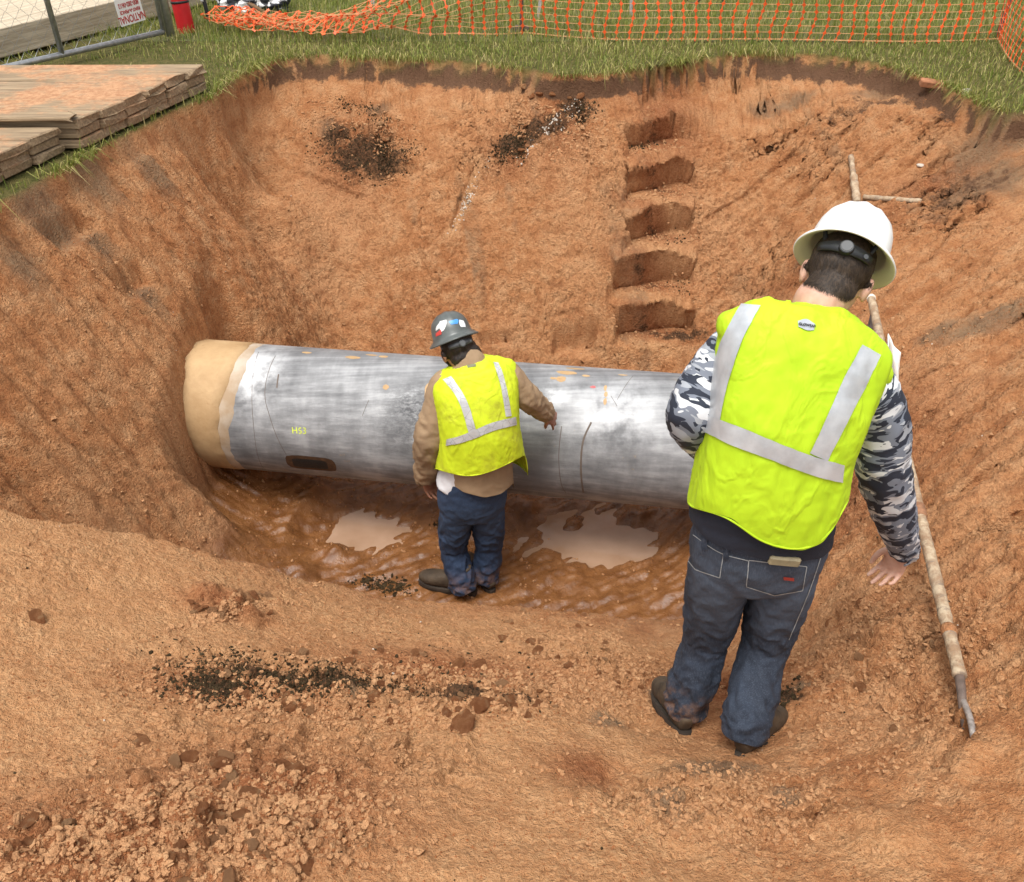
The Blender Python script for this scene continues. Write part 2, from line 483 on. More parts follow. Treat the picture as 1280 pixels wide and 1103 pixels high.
# bucket teeth drag marks: ribs that follow the fall of each wall
qa = 0.25 * GX + 0.97 * GY
ql = qa + 0.05 * fbm(xyz(GX * 2, GY * 2), 3, 40)
drag = left_w * (0.026 * noise3(xyz(ql * 7.0, GX * 0.7), 41) + 0.014 * noise3(xyz(ql * 19.0, GX * 1.2), 42) - 0.020 * sstep(0.25, 0.45, noise3(xyz(ql * 11.0, GX * 1.0), 39)))
qr = GY * 0.93 - GX * 0.36
qrw = qr + 0.04 * fbm(xyz(GX * 2, GY * 2), 3, 43)
drag = drag + right_w * (0.020 * noise3(xyz(qrw * 8.0, GX * 0.9), 44) + 0.016 * noise3(xyz(qrw * 24.0, GX * 2.0), 45) - 0.03 * sstep(0.35, 0.55, noise3(xyz(qrw * 13.0, GX * 1.3), 46)))
qf = GX + 0.22 * GY + 0.04 * fbm(xyz(GX * 2, GY * 2), 3, 47)
drag = drag + far_w * (0.022 * noise3(xyz(qf * 5.0, GY * 0.9), 48) + 0.014 * noise3(xyz(qf * 17.0, GY * 2.0), 49))
Z += inside * (1 - onfloor) * (0.030 * fbm(xyz(GX * 2.6, GY * 2.6, Z * 2.6), 4, 50))
Z += inside * (1 - onfloor) * (0.5 + 0.6 * (nz1 > 0)) * (0.011 * fbm(xyz(GX * 16, GY * 16, Z * 16), 4, 51, 0.6))
rr = np.abs(fbm(xyz(GX * 10, GY * 10, Z * 10), 4, 52, 0.6))
Z -= (far_w + right_w * 0.8 + left_w * 0.3) * 0.030 * sstep(0.10, 0.0, rr) * sstep(-0.1, 0.4, fbm(xyz(GX * 1.7, GY * 1.7, Z * 1.7), 2, 53))
# muddy floor: smears and boot-churned ridges, low where the water stands under the pipe
fl = onfloor * (GY > 2.9)
smear = noise3(xyz(GX * 5 + GY * 4, GY * 16 - GX * 11), 60)
low = np.exp(-((GX - 0.52) / 0.46) ** 2 - ((GY - 3.97) / 0.26) ** 2) + 0.75 * np.exp(-((GX + 0.93) / 0.30) ** 2 - ((GY - 4.02) / 0.16) ** 2)
Z += fl * (0.028 * fbm(xyz(GX * 3, GY * 3), 3, 61) + 0.020 * smear + 0.014 * fbm(xyz(GX * 15, GY * 15), 3, 62) + 0.034 - 0.075 * low)
for (u, v, w_) in ((650, 632, 0.16), (600, 640, 0.12), (420, 690, 0.1), (380, 725, 0.1), (790, 640, 0.14), (720, 650, 0.1)):   # mounds of thrown mud
    p = PZ(u, v, FLOOR + 0.05); Z += 0.07 * np.exp(-((GX - p[0]) ** 2 + (GY - p[1]) ** 2) / w_ ** 2 * 2)

def ground_z(x, y):
    i = np.clip(np.searchsorted(gx, x) - 1, 0, len(gx) - 2); j = np.clip(np.searchsorted(gy, y) - 1, 0, len(gy) - 2)
    a = (x - gx[i]) / (gx[i + 1] - gx[i]); b = (y - gy[j]) / (gy[j + 1] - gy[j])
    return (Z[j, i] * (1 - a) + Z[j, i + 1] * a) * (1 - b) + (Z[j + 1, i] * (1 - a) + Z[j + 1, i + 1] * a) * b

def hit(u, v, t0=1.2, t1=9.0):
    """where the line of sight to a photo position meets the built ground"""
    d = ray(u, v); t = np.linspace(t0, t1, 900)
    p = np.array([0, 0, CAM_Z]) + t[:, None] * d
    g = ground_z(p[:, 0], p[:, 1])
    k = np.argmax(p[:, 2] < g)
    if not (p[:, 2] < g).any(): k = len(t) - 1
    return p[k]

# ---- steps cut into the far wall
STEPS = [(802, 882, 128), (786, 872, 186), (783, 868, 246), (783, 868, 305), (766, 866, 368), (772, 866, 428)]
step_c = []
jit = fbm(xyz(GX * 9, GY * 9), 3, 70)
jit2 = fbm(xyz(GX * 4, GY * 2), 2, 73)
for (u0, u1, v) in STEPS:
    p = hit((u0 + u1) / 2, v)
    t = (p[1] * CP + (CAM_Z - p[2]) * SP)
    hw = (u1 - u0) / 2 / FPX * t * 1.08
    step_c.append((p, hw))
lip_w = np.zeros_like(Z); hol_w = np.zeros_like(Z)
for (p, hw) in step_c:
    mx = 1 - sstep(hw * 0.95, hw * 1.05, np.abs(GX - p[0] + 0.02 * jit2) + 0.07 * jit)
    jr = np.searchsorted(gy, 5.0); sub = Z[jr:] >= p[2]; yc = gy[jr + np.argmax(sub, axis=0)]
    yc = np.convolve(np.pad(yc, 6, mode='edge'), np.ones(13) / 13, 'valid'); yc = np.clip(yc, p[1] - 0.12, p[1] + 0.12)
    dy = GY - yc[None, :]
    back = 0.150 + 0.03 * jit2 - 0.045 * np.clip(np.abs(GX - p[0]) / hw, 0, 1) ** 2
    my = sstep(-0.05, 0.0, dy) * (1 - sstep(back, back + 0.036, dy))
    lip_w = lip_w + mx * np.exp(-((dy - back - 0.045) / 0.026) ** 2); hol_w = hol_w + mx * np.exp(-((dy - back + 0.004) / 0.016) ** 2)
    tread = p[2] - 0.01 + 0.10 * np.clip(dy, 0, 1) + 0.012 * jit
    Z = Z + (np.minimum(Z, tread) - Z) * mx * my
# ---- footholds kicked into the left wall, hollows, cracks
def foothold(u, v, L, D, rot, drop=0.0):
    global Z
    p = hit(u, v)
    a = (GX - p[0]) * math.cos(rot) + (GY - p[1]) * math.sin(rot); c = -(GX - p[0]) * math.sin(rot) + (GY - p[1]) * math.cos(rot)
    m = (1 - sstep(0.8, 1.05, np.abs(a) / L + 0.25 * jit)) * (1 - sstep(0.8, 1.02, np.abs(c) / D + 0.25 * jit))
    Z = Z + (np.minimum(Z, p[2] - 0.02 - drop + 0.02 * jit) - Z) * m
    return p
FH = [foothold(100, 296, 0.17, 0.09, 1.32), foothold(176, 362, 0.13, 0.09, 1.32), foothold(718, 432, 0.16, 0.09, 0.0, 0.05),
      foothold(620, 430, 0.12, 0.05, 0.1), foothold(505, 215, 0.10, 0.04, 0.2)]
CRACKS = [[(1228, 184), (1192, 194), (1160, 212), (1110, 248), (1092, 262)], [(1010, 322), (965, 360), (940, 372), (928, 362)], [(1279, 566), (1230, 598), (1175, 640)],
          [(1279, 468), (1220, 510), (1170, 548)], [(1236, 282), (1190, 292), (1140, 345)], [(1279, 640), (1210, 672), (1170, 706)], [(1060, 660), (1040, 690), (1010, 735)],
          [(1190, 885), (1210, 925), (1160, 965)], [(600, 190), (585, 225), (563, 285)], [(1130, 345), (1105, 372)], [(1260, 690), (1225, 720)],
          [(1035, 1010), (1000, 1025), (955, 1020)], [(880, 880), (850, 905)], [(1180, 460), (1140, 480)], [(1279, 350), (1235, 372), (1200, 402)]]
for c in CRACKS:
    P = [hit(*q) for q in c]
    d, s = line_d(GX, GY, P)
    w_ = 0.028 * (0.6 + 0.8 * np.abs(jit)) * np.clip(4 * s * (1 - s) + 0.25, 0, 1)
    Z -= 0.045 * (1 - sstep(0.3, 1.0, d / w_)) * (1 - sstep(0, 1, s) * 0.2)
    Z += 0.012 * np.exp(-((d - 0.05) / 0.03) ** 2)
# foot scuffs and slumps around the near worker
for (u, v, r, dz) in ((800, 905, 0.09, -0.05), (985, 890, 0.10, 0.05), (1010, 800, 0.16, -0.05), (1100, 800, 0.14, 0.05), (780, 985, 0.12, -0.06), (900, 985, 0.18, 0.03),
                      (1070, 760, 0.1, 0.05), (1130, 880, 0.12, -0.05), (1185, 940, 0.09, 0.05), (960, 1040, 0.14, -0.04), (1100, 1040, 0.12, 0.05), (700, 1000, 0.1, 0.02), (860, 1075, 0.1, -0.03),
                      (820, 790, 0.09, -0.04), (770, 800, 0.1, 0.03), (560, 800, 0.12, 0.03), (430, 860, 0.16, 0.05), (600, 890, 0.13, 0.04), (280, 750, 0.10, 0.05), (200, 1040, 0.25, 0.04)):
    p = hit(u, v); Z += dz * np.exp(-((GX - p[0]) ** 2 + (GY - p[1]) ** 2) / r ** 2 * 1.6) * (1 + 0.8 * jit)
def worley(x, y, seed):
    ix, iy = np.floor(x).astype(np.int64), np.floor(y).astype(np.int64); best = np.full(x.shape, 9.0); hid = np.zeros(x.shape)
    for dx in (-1, 0, 1):
        for dy in (-1, 0, 1):
            h = _hash(ix + dx, iy + dy, ix * 0, seed); px_ = ix + dx + (h & 255) / 255.0; py_ = iy + dy + (h >> 8) / 255.0
            d = np.hypot(x - px_, y - py_); m = d < best; best = np.where(m, d, best); hid = np.where(m, (h % 97) / 97.0, hid)
    return best, hid
def blob0(u, v, rx, ry, rot=0.0):
    p = hit(u, v); a = (GX - p[0]) * math.cos(rot) + (GY - p[1]) * math.sin(rot); c = -(GX - p[0]) * math.sin(rot) + (GY - p[1]) * math.cos(rot)
    return np.exp(-((a / rx) ** 2 + (c / ry) ** 2) ** 2)
rub = np.zeros_like(Z)
for args in ((230, 1035, .52, .25, .1), (480, 862, .70, .15), (740, 830, .30, .18, -.4), (290, 757, .17, .08), (400, 950, .5, .2), (900, 1000, .4, .16), (1090, 830, .3, .3), (690, 150, .26, .2, .6), (450, 185, .3, .2), (930, 860, .3, .1)):
    rub = np.maximum(rub, blob0(*args))
wx_, wy_ = GX + 0.02 * fbm(xyz(GX * 20, GY * 20), 2, 74), GY + 0.02 * fbm(xyz(GX * 20, GY * 20), 2, 75)
for sc_, am in ((11.0, 0.040), (22.0, 0.024), (40.0, 0.012)):
    d_, h_ = worley(wx_ * sc_, wy_ * sc_, int(sc_))
    Z += rub * am * (0.3 + 0.9 * h_) * np.clip(1 - (d_ / 0.62) ** 2, 0, 1) ** 0.8 * (h_ > 0.35)
# ---- turf edge: bank of topsoil under the lawn
k = sstep(-0.015, 0.045, SDw)
bank = -0.12 - 0.03 * fbm(xyz(GX * 5, GY * 5), 2, 71) - 0.35 * np.clip(SDw, 0, 0.2)
bank = np.where(GY > 3.0, bank, -0.02)
lawn_z = -0.012 + 0.012 * fbm(xyz(GX * 3, GY * 3), 2, 72)
Z = lawn_z * (1 - k) + np.minimum(Z, bank) * k

# ---- soil colour, place by place; at the steps light and shade are painted in
def blob(u, v, rx, ry=None, rot=0.0, p=None):
    p = hit(u, v) if p is None else p
    ry = ry or rx
    a = (GX - p[0]) * math.cos(rot) + (GY - p[1]) * math.sin(rot); c = -(GX - p[0]) * math.sin(rot) + (GY - p[1]) * math.cos(rot)
    return np.exp(-((a / rx) ** 2 + (c / ry) ** 2))
def band(pts, w):
    d, s = line_d(GX, GY, [hit(*q) for q in pts]); return np.exp(-(d / w) ** 2)
grey = np.zeros_like(Z)
for args in ((40, 245, .22, .22), (110, 215, .20, .18), (190, 215, .16, .12), (30, 330, .14, .14), (120, 300, .12, .10), (185, 368, .12, .08), (410, 160, .10), (475, 140, .10, .05), (1240, 230, .35, .3),
             (1260, 150, .4, .2), (1120, 100, .5, .12), (1240, 400, .25, .12), (1180, 410, .15, .08), (980, 130, .3, .1),
             (760, 900, .08), (880, 960, .16, .08), (930, 960, .08, .05), (820, 870, .07), (840, 1000, .1), (985, 1000, .06), (560, 100, .2, .05), (1000, 860, .05), (440, 860, .05), (520, 700, .06)):
    grey = np.maximum(grey, blob(*args) * (1 - sstep(2.6, 3.0, GY) * 0.0))
grey = np.maximum(grey, 0.55 * far_w * sstep(0.25, 0.6, noise3(xyz(qf * 6, GY * 0.8, Z * 0.5), 80)))
grey = np.maximum(grey, 0.45 * right_w * sstep(0.25, 0.6, noise3(xyz(qrw * 4, GX * 1.1), 81)))
topsoil = sstep(-0.20, -0.13, Z + 0.02 * fbm(xyz(GX * 9, GY * 9), 3, 82)) * sstep(-0.01, 0.02, SDw) * (GY > 3.6) * (1 - 0.7 * sstep(-1.8, -2.0, GX))
topsoil = np.maximum(topsoil, 0.55 * np.maximum(blob(1200, 240, .5, .25), blob(1100, 130, .6, .15)) * inside)
lawn = (1 - sstep(-0.02, 0.01, SDw)) * (1 - sstep(-2.05, -2.2, GX) * 0.0)
wet = onfloor * sstep(0.0, 0.14, GY - lipy) * (1 - 0.55 * sstep(4.9, 5.2, GY))
wet = np.maximum(wet, (1 - sstep(-1.90, -1.50, Z)) * sstep(0.02, 0.15, GY - lipy) * (GX < 1.15) * (1 - sstep(4.7, 5.2, GY)) * 0.9)
wet = np.maximum(wet, (1 - sstep(-1.80, -1.55, Z)) * sstep(0.05, 0.2, GY - lipy) * (GX < 1.2) * (1 - sstep(4.8, 5.2, GY)))
wet = np.maximum(wet, 0.6 * blob(820, 780, .18, .14))
pale = sstep(2.9, 2.4, GY) * (1 - wet) * sstep(0.9, 0.3, GX) * 0.75
pale = np.maximum(pale, 0.8 * blob(620, 1000, .45, .28)); pale = np.maximum(pale, 0.7 * blob(1080, 1050, .15, .12))
for (p, hw) in step_c: pale = np.maximum(pale, 1.0 * blob(0, 0, hw * 0.95, .045, 0, p + np.array([0, -0.015, 0])))  # lit look of the step treads painted as paler soil
red = np.zeros_like(Z)
for args in ((440, 195, .30, .22), (700, 150, .22, .22), (640, 190, .2, .14), (330, 1000, .35, .25), (560, 840, .45, .18), (300, 870, .3, .1), (130, 1060, .4, .2), (830, 150, .3, .3),
             (830, 420, .3, .06), (1050, 600, .4, .4), (730, 960, .1, .1), (1170, 230, .3, .12), (1050, 300, .4, .15), (280, 750, .16, .07), (900, 860, .3, .2)):
    red = np.maximum(red, blob(*args))
for (p, hw) in step_c: red = np.maximum(red, 1.0 * blob(0, 0, hw * .95, .06, 0, p + np.array([0, 0.125, 0])))  # red clay in the step recesses, also painted in for their shade
pale *= 1 - 0.7 * red
dark = np.zeros_like(Z)
for args in ((455, 190, .26, .15), (420, 165, .14, .10), (480, 205, .20, .09), (640, 182, .14, .08), (690, 155, .16, .09), (720, 130, .15, .09), (670, 165, .14, .08), (420, 850, .24, .06), (270, 858, .11, .06), (345, 848, .18, .05), (590, 860, .25, .06), (480, 733, .12, .05), (650, 640, .10, .06), (560, 655, .07, .04), (985, 870, .05, .07), (850, 420, .2, .06)):
    dark = np.maximum(dark, 0.9 * blob(*args))
for (p, hw) in step_c: dark = np.maximum(dark, 0.50 * blob(0, 0, hw * .8, .035, 0, p + np.array([0, 0.12, 0])))  # shade inside the step recesses painted as darker soil colour
white_streak = np.maximum(band([(600, 200), (580, 260), (565, 290)], 0.03), band([(690, 170), (640, 190), (605, 205)], 0.04))
pale = np.maximum(pale, white_streak)

nyy, nxx = GX.shape
Gp = np.stack([GX, GY, Z], -1)
tx_ = np.gradient(Gp, axis=1); ty_ = np.gradient(Gp, axis=0)
Nn = np.cross(tx_, ty_); Nn /= np.linalg.norm(Nn, axis=-1, keepdims=True) + 1e-12
dry = inside * (1 - 0.85 * wet)
steep = 1 - np.clip(Nn[..., 2], 0, 1)
g1 = fbm(Gp * 13, 4, 90, 0.62); g2 = 0.5 - np.abs(fbm(Gp * 24, 3, 95, 0.6)); g3 = noise3(Gp * 60, 97)
amp = dry * (0.55 + 0.8 * topsoil + 0.8 * np.clip(steep * 2, 0, 1) + 0.6 * right_w)
pit_ = sstep(0.15, 0.5, noise3(Gp * 42 + 5.0, 98))
amp = amp * (1 - 0.8 * sstep(0.72, 0.93, steep))
disp = drag * inside * (1 - sstep(0.8, 0.95, steep)) + amp * (0.014 * g1 + 0.009 * g2 + 0.006 * g3 - 0.007 * pit_) + inside * wet * 0.003 * g1
Gp = Gp + Nn * disp[..., None]
Gp[..., 1] += 0.030 * np.clip(hol_w, 0, 1) - (0.060 + 0.05 * jit) * np.clip(lip_w, 0, 1)
Zg = Gp[..., 2]
idx = np.arange(nyy * nxx).reshape(nyy, nxx)
faces = np.stack([idx[:-1, :-1], idx[:-1, 1:], idx[1:, 1:], idx[1:, :-1]], -1).reshape(-1, 4)
me = mesh_from("ground", Gp.reshape(-1, 3), faces, True, [M_SOIL])
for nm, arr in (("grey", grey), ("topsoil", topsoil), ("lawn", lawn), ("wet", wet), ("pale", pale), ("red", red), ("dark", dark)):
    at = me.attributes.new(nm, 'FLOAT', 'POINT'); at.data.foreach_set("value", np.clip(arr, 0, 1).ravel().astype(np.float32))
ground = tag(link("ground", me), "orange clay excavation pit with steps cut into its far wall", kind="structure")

# field beyond the dug area, out to the horizon
b = NB("field_grass")
Pn = b.geo("Position")
b.set(Base_Color=b.mix(b.rng(b.noise(3, 6, 0.7, Pn), 0.35, 0.65), (0.075, 0.085, 0.02), (0.13, 0.12, 0.038)), Roughness=0.9, Normal=b.bump(b.noise(80, 3, 0.6, Pn), 0.8, 0.02))
m = MB(); B = 900.0
x0, x1, y0, y1 = gx[0], gx[-1], gy[0], gy[-1]; zz = -0.012
m.add([(-B, -B, zz), (B, -B, zz), (B, y0, zz), (-B, y0, zz)], [(0, 1, 2, 3)])
m.add([(-B, y1, zz), (B, y1, zz), (B, B, zz), (-B, B, zz)], [(0, 1, 2, 3)])
m.add([(-B, y0, zz), (x0, y0, zz), (x0, y1, zz), (-B, y1, zz)], [(0, 1, 2, 3)])
m.add([(x1, y0, zz), (B, y0, zz), (B, y1, zz), (x1, y1, zz)], [(0, 1, 2, 3)])
tag(m.build("field", b.m), "grassy field stretching away round the dug pit", kind="structure")

# muddy water standing under the pipe
b = NB("muddy_water")
b.set(Base_Color=b.ramp(b.noise(4, 4, 0.6, b.geo("Position")), [(0.3, (0.30, 0.18, 0.11)), (0.7, (0.40, 0.26, 0.175))]), Roughness=0.035, Specular_IOR_Level=0.6, IOR=1.33,
      Normal=b.bump(b.noise(9, 2, 0.5, b.geo("Position")), 0.12, 0.01))
WATER = FLOOR - 0.002
wx, wy = np.meshgrid(np.linspace(-1.25, 1.1, 24), np.linspace(3.62, 4.5, 12))
wi = np.arange(wx.size).reshape(wx.shape)
wf = np.stack([wi[:-1, :-1], wi[:-1, 1:], wi[1:, 1:], wi[1:, :-1]], -1).reshape(-1, 4)
tag(link("puddle", mesh_from("puddle", np.stack([wx, wy, np.full_like(wx, WATER)], -1).reshape(-1, 3), wf, True, [b.m])), "shallow muddy puddle lying under the steel pipe", kind="structure")
# ------------------------------------------------------------------ the pipe
PL = PIPE_B - PIPE_A; PLn = PL / np.linalg.norm(PL)
PX0, PX1 = -2.55, 2.6
zax = np.array([0, 0, 1.0]); yax = np.cross(zax, PLn)          # yax points away from the camera
def pipe_pt(x, th, r=PIPE_R):
    """x along the world X axis, th: 0 = facing the camera horizontally, 90 = top"""
    c = pipe_axis(x)
    return c + r * (-math.cos(th) * yax + math.sin(th) * zax)

b = NB("blasted_steel")
V = b.coord("Object")
s1 = b.noise(1, 5, 0.62, b.coord("Object", (1.0, 24, 24))); s2 = b.noise(1, 5, 0.6, b.coord("Object", (5.5, 2.2, 2.2))); s3 = b.noise(3.0, 5, 0.65, V)
s4 = b.noise(1, 3, 0.6, b.coord("Object", (22, 4, 4))); s5 = b.noise(120, 3, 0.6, V)
f = b.math('ADD', b.math('MULTIPLY', s1, 0.33), b.math('ADD', b.math('MULTIPLY', s2, 0.20), b.math('ADD', b.math('MULTIPLY', s3, 0.36), b.math('MULTIPLY', s4, 0.07))))
c = b.ramp(f, [(0.40, (0.135, 0.137, 0.141)), (0.49, (0.23, 0.233, 0.237)), (0.56, (0.35, 0.353, 0.357)), (0.66, (0.46, 0.464, 0.468))])
c = b.mix(b.math('MULTIPLY', b.attr("scuff"), b.rng(b.noise(24, 5, 0.75, b.coord("Object", (1, 2, 2))), 0.40, 0.58)), c, (0.07, 0.07, 0.075))
c = b.mix(b.math('MULTIPLY', b.attr("dark_grey"), 0.62), c, (0.13, 0.13, 0.135))
c = b.mix(b.math('MULTIPLY', b.attr("chalk"), b.rng(s3, 0.35, 0.6)), c, (0.78, 0.79, 0.80))
c = b.mix(b.math('MULTIPLY', b.rng(b.noise(7, 5, 0.7, V), 0.66, 0.74), 0.5), c, (0.42, 0.29, 0.16))
b.set(Base_Color=c, Roughness=b.rng(s1, 0.3, 0.7, 0.70, 0.55), Metallic=0.1, Normal=b.bump(b.math('ADD', s5, b.math('MULTIPLY', s1, 1.5)), 0.35, 0.003))
M_STEEL = b.m

pipe = empty("steel_pipe", pipe_axis(0) - np.array([0, 0, PIPE_R]))
tag(pipe, "large grey blasted steel pipeline crossing the bottom of the pit", "pipe")
NA, NX = 128, 260
th = np.linspace(0, 2 * math.pi, NA, endpoint=False); xs = np.linspace(PX0, PX1, NX)
V_ = np.array([[pipe_pt(x, t) for t in th] for x in xs])
ii = np.arange(NX * NA).reshape(NX, NA)
Fq = np.stack([ii[:-1], np.roll(ii[:-1], -1, 1), np.roll(ii[1:], -1, 1), ii[1:]], -1).reshape(-1, 4)[:, ::-1]
me = mesh_from("barrel", V_.reshape(-1, 3), Fq, True, [M_STEEL])
XX, TT = np.meshgrid(xs, th, indexing='ij')
def pipe_px(u, v):
    """(x, th) on the pipe surface at a photo position"""
    d = ray(u, v); o = np.array([0, 0, CAM_Z])
    dp = d - (d @ PLn) * PLn; op = (o - PIPE_A) - ((o - PIPE_A) @ PLn) * PLn
    A, Bq, C = dp @ dp, 2 * dp @ op, op @ op - PIPE_R ** 2
    disc = max(Bq * Bq - 4 * A * C, 0)
    p = o + d * (-Bq - math.sqrt(disc)) / (2 * A)
    r = p - PIPE_A; x = PIPE_A[0] + (r @ PLn) * PLn[0]
    q = r - (r @ PLn) * PLn
    return x, math.atan2(q @ zax, -(q @ yax))
def pblob(u, v, rx, rt, pw=2):
    x, t = pipe_px(u, v); dt = (TT - t + math.pi) % (2 * math.pi) - math.pi
    return np.exp(-(np.abs((XX - x) / rx) ** pw + np.abs(dt * PIPE_R / rt) ** pw))
scuff = np.maximum(pblob(515, 510, .13, .13), 0.6 * pblob(505, 540, .16, .12)); scuff = np.maximum(scuff, 0.6 * pblob(640, 480, .1, .06))
dark_grey = np.maximum(pblob(670, 590, .10, .16, 6), 0.8 * pblob(688, 512, .05, .03, 4)); dark_grey = np.maximum(dark_grey, 0.35 * pblob(780, 570, .3, .15))  # darker grey patches on the barrel
chalk = np.maximum(pblob(690, 495, .08, .05), pblob(320, 470, .12, .2)); chalk = np.maximum(chalk, 0.6 * pblob(770, 520, .2, .2))
x283, _ = pipe_px(285, 520)
for nm, a in (("scuff", scuff), ("dark_grey", dark_grey), ("chalk", chalk)):
    at = me.attributes.new(nm, 'FLOAT', 'POINT'); at.data.foreach_set("value", np.clip(a, 0, 1).ravel().astype(np.float32))
link("barrel", me, pipe)

b = NB("tan_coating")
V = b.coord("Object")
c = b.ramp(b.noise(5, 5, 0.65, V), [(0.3, (0.36, 0.22, 0.10)), (0.7, (0.52, 0.35, 0.18))])
c = b.mix(b.math('MULTIPLY', b.rng(b.noise(22, 4, 0.7, V), 0.6, 0.75), 0.5), c, (0.30, 0.15, 0.06))
b.set(Base_Color=c, Roughness=0.7, Normal=b.bump(b.noise(60, 4, 0.6, V), 0.5, 0.004))
M_TAN = b.m
b = NB("thin_primer")
V = b.coord("Object")
b.set(Base_Color=b.ramp(b.noise(6, 4, 0.6, V), [(0.35, (0.36, 0.25, 0.15)), (0.65, (0.50, 0.42, 0.33))]), Roughness=0.7)
M_PRIMER = b.m
def sleeve(name, mat, x0, edge, r):
    n, k = 96, 14
    v = []
    for i in range(k):
        for t in np.linspace(0, 2 * math.pi, n, endpoint=False):
            e = edge(t); v.append(pipe_pt(x0 + (e - x0) * i / (k - 1), t, r))
    for t in np.linspace(0, 2 * math.pi, n, endpoint=False): v.append(pipe_pt(edge(t) + 0.002, t, PIPE_R - 0.001))
    f = [(i * n + j, (i + 1) * n + j, (i + 1) * n + (j + 1) % n, i * n + (j + 1) % n) for i in range(k) for j in range(n)]
    return link(name, mesh_from(name, v, f, True, [mat]), pipe)
xe, _ = pipe_px(277, 520)
def edge1(t):
    q = np.array([math.cos(t), math.sin(t), 0.0])
    return xe - 0.03 + 0.05 * math.sin(t) ** 2 * (t < math.pi) + 0.025 * float(fbm(q * 3, 3, 5))
def edge2(t):
    q = np.array([math.cos(t), math.sin(t), 0.0])
    return xe + 0.025 + 0.06 * max(math.sin(t), 0) + 0.03 * float(fbm(q * 3, 3, 9))
tag(sleeve("primer_band", M_PRIMER, PX0, edge2, PIPE_R + 0.0015), "thin brownish primer edge beside the coating")
tag(sleeve("coating_sleeve", M_TAN, PX0, edge1, PIPE_R + 0.006), "tan ragged edged coating left on the pipe end")

def pipe_patch(name, mat, u, v, ru, rv, seed, lift=0.0025, power=2.0, label=None, irr=0.35):
    x, t = pipe_px(u, v); px = PX((u + 0.001), v, 1) if False else None
    d = np.linalg.norm(pipe_pt(x, t) - np.array([0, 0, CAM_Z])); rx = ru / FPX * d; rt = rv / FPX * d / PIPE_R
    n = 26; vs = [pipe_pt(x, t, PIPE_R + lift)]
    for ring in (0.55, 1.0):
        for k in range(n):
            a = 2 * math.pi * k / n
            w = 1 + irr * float(fbm(np.array([math.cos(a) * 1.4, math.sin(a) * 1.4, seed * 3.7]), 3, seed))
            ca, sa = math.cos(a), math.sin(a)
            q = (abs(ca) ** power + abs(sa) ** power) ** (-1 / power)
            vs.append(pipe_pt(x + rx * q * ca * w * ring, t + rt * q * sa * w * ring, PIPE_R + lift * (1 if ring < 0.9 else 0.5)))
    f = [(0, 1 + k, 1 + (k + 1) % n) for k in range(n)] + [(1 + k, 1 + n + k, 1 + n + (k + 1) % n, 1 + (k + 1) % n) for k in range(n)]
    o = link(name, mesh_from(name, vs, f, True, [mat]), pipe)
    if label: o["label"] = label
    return o
M_BLACK = simple("black_mastic", (0.008, 0.007, 0.006), 0.6, 0.3, 30, 0.004)
M_RUST = simple("rusty_primer", (0.075, 0.035, 0.014), 0.75, 0.4, 25, 0.003)
pipe_patch("patch_border", M_RUST, 389, 580, 31, 14, 3, 0.003, 5.0, "rusty border of the dark patch", 0.06)
pipe_patch("dark_patch", M_BLACK, 388, 580, 22, 9, 4, 0.006, 7.0, "black rectangular test patch low on the pipe", 0.05)
for i, (u, v, a, c) in enumerate(((382, 441, 6, 2.6), (440, 447, 9, 4), (463, 444, 7, 3), (478, 446, 6, 4), (481, 484, 4, 3.5), (707, 466, 13, 5), (700, 474, 6, 6), (718, 461, 12, 3), (731, 470, 5, 2.6),
                                  (690, 473, 4, 2.5), (777, 469, 6, 1.6), (755, 485, 2, 5), (756, 493, 2.2, 4), (755, 502, 2, 5), (537, 489, 8, 15), (650, 471, 3, 2), (612, 452, 5, 2))):
    pipe_patch("coating_remnant", M_TAN, u, v, a, c, 20 + i, 0.002)
pipe_patch("paint_mark", simple("red_paint", (0.5, 0.12, 0.12), 0.6), 740, 484, 4, 2.4, 61, 0.0015, 1.2, "small red paint mark", 0.6)

def pipe_stroke(m, pts, w, lift=0.0015):
    P = [pipe_px(*p) for p in pts]
    Q = catmull(np.array(P), max(2, 4 * len(P)))
    for (xa, ta), (xb, tb) in zip(Q[:-1], Q[1:]):
        A, B = pipe_pt(xa, ta, PIPE_R + lift), pipe_pt(xb, tb, PIPE_R + lift)
        n = A - pipe_axis(xa); n /= np.linalg.norm(n)
        s = np.cross(B - A, n); s = s / (np.linalg.norm(s) + 1e-9) * w / 2
        m.add([A - s, A + s, B + s, B - s], [(0, 1, 2, 3)])
M_SCRATCH = simple("scratch", (0.12, 0.09, 0.07), 0.7)
for pts, w in (([(343, 445), (330, 490), (338, 525), (358, 568)], .003), ([(322, 440), (314, 500), (318, 545), (330, 585)], .0025), ([(347, 468), (345, 485)], .008), ([(701, 533), (698, 570), (702, 605), (708, 616)], .0035),
               ([(738, 528), (728, 552), (726, 585), (730, 616)], .010), ([(770, 500), (782, 480), (790, 470)], .002), ([(770, 508), (762, 495)], .002), ([(460, 500), (452, 520)], .002), ([(265, 470), (255, 500)], .003)):
    m = MB(); pipe_stroke(m, pts, w); m.build("scratch_line", M_SCRATCH, pipe)
m = MB()      # chalk writing HS3
for pts in ([(365, 534), (366, 542)], [(370, 534), (371, 542)], [(365.5, 538), (370.5, 538)], [(376, 535), (373.5, 535.5), (373.5, 538), (376, 539), (376.5, 541), (373.5, 542)],
            [(378.5, 535), (381, 535.5), (381.2, 537.5), (379.5, 538.2), (381.6, 539.5), (381, 542), (378.5, 542)]):
    pipe_stroke(m, pts, 0.006)
m.build("chalk_writing", simple("yellow_chalk", (0.62, 0.72, 0.08), 0.8), pipe)

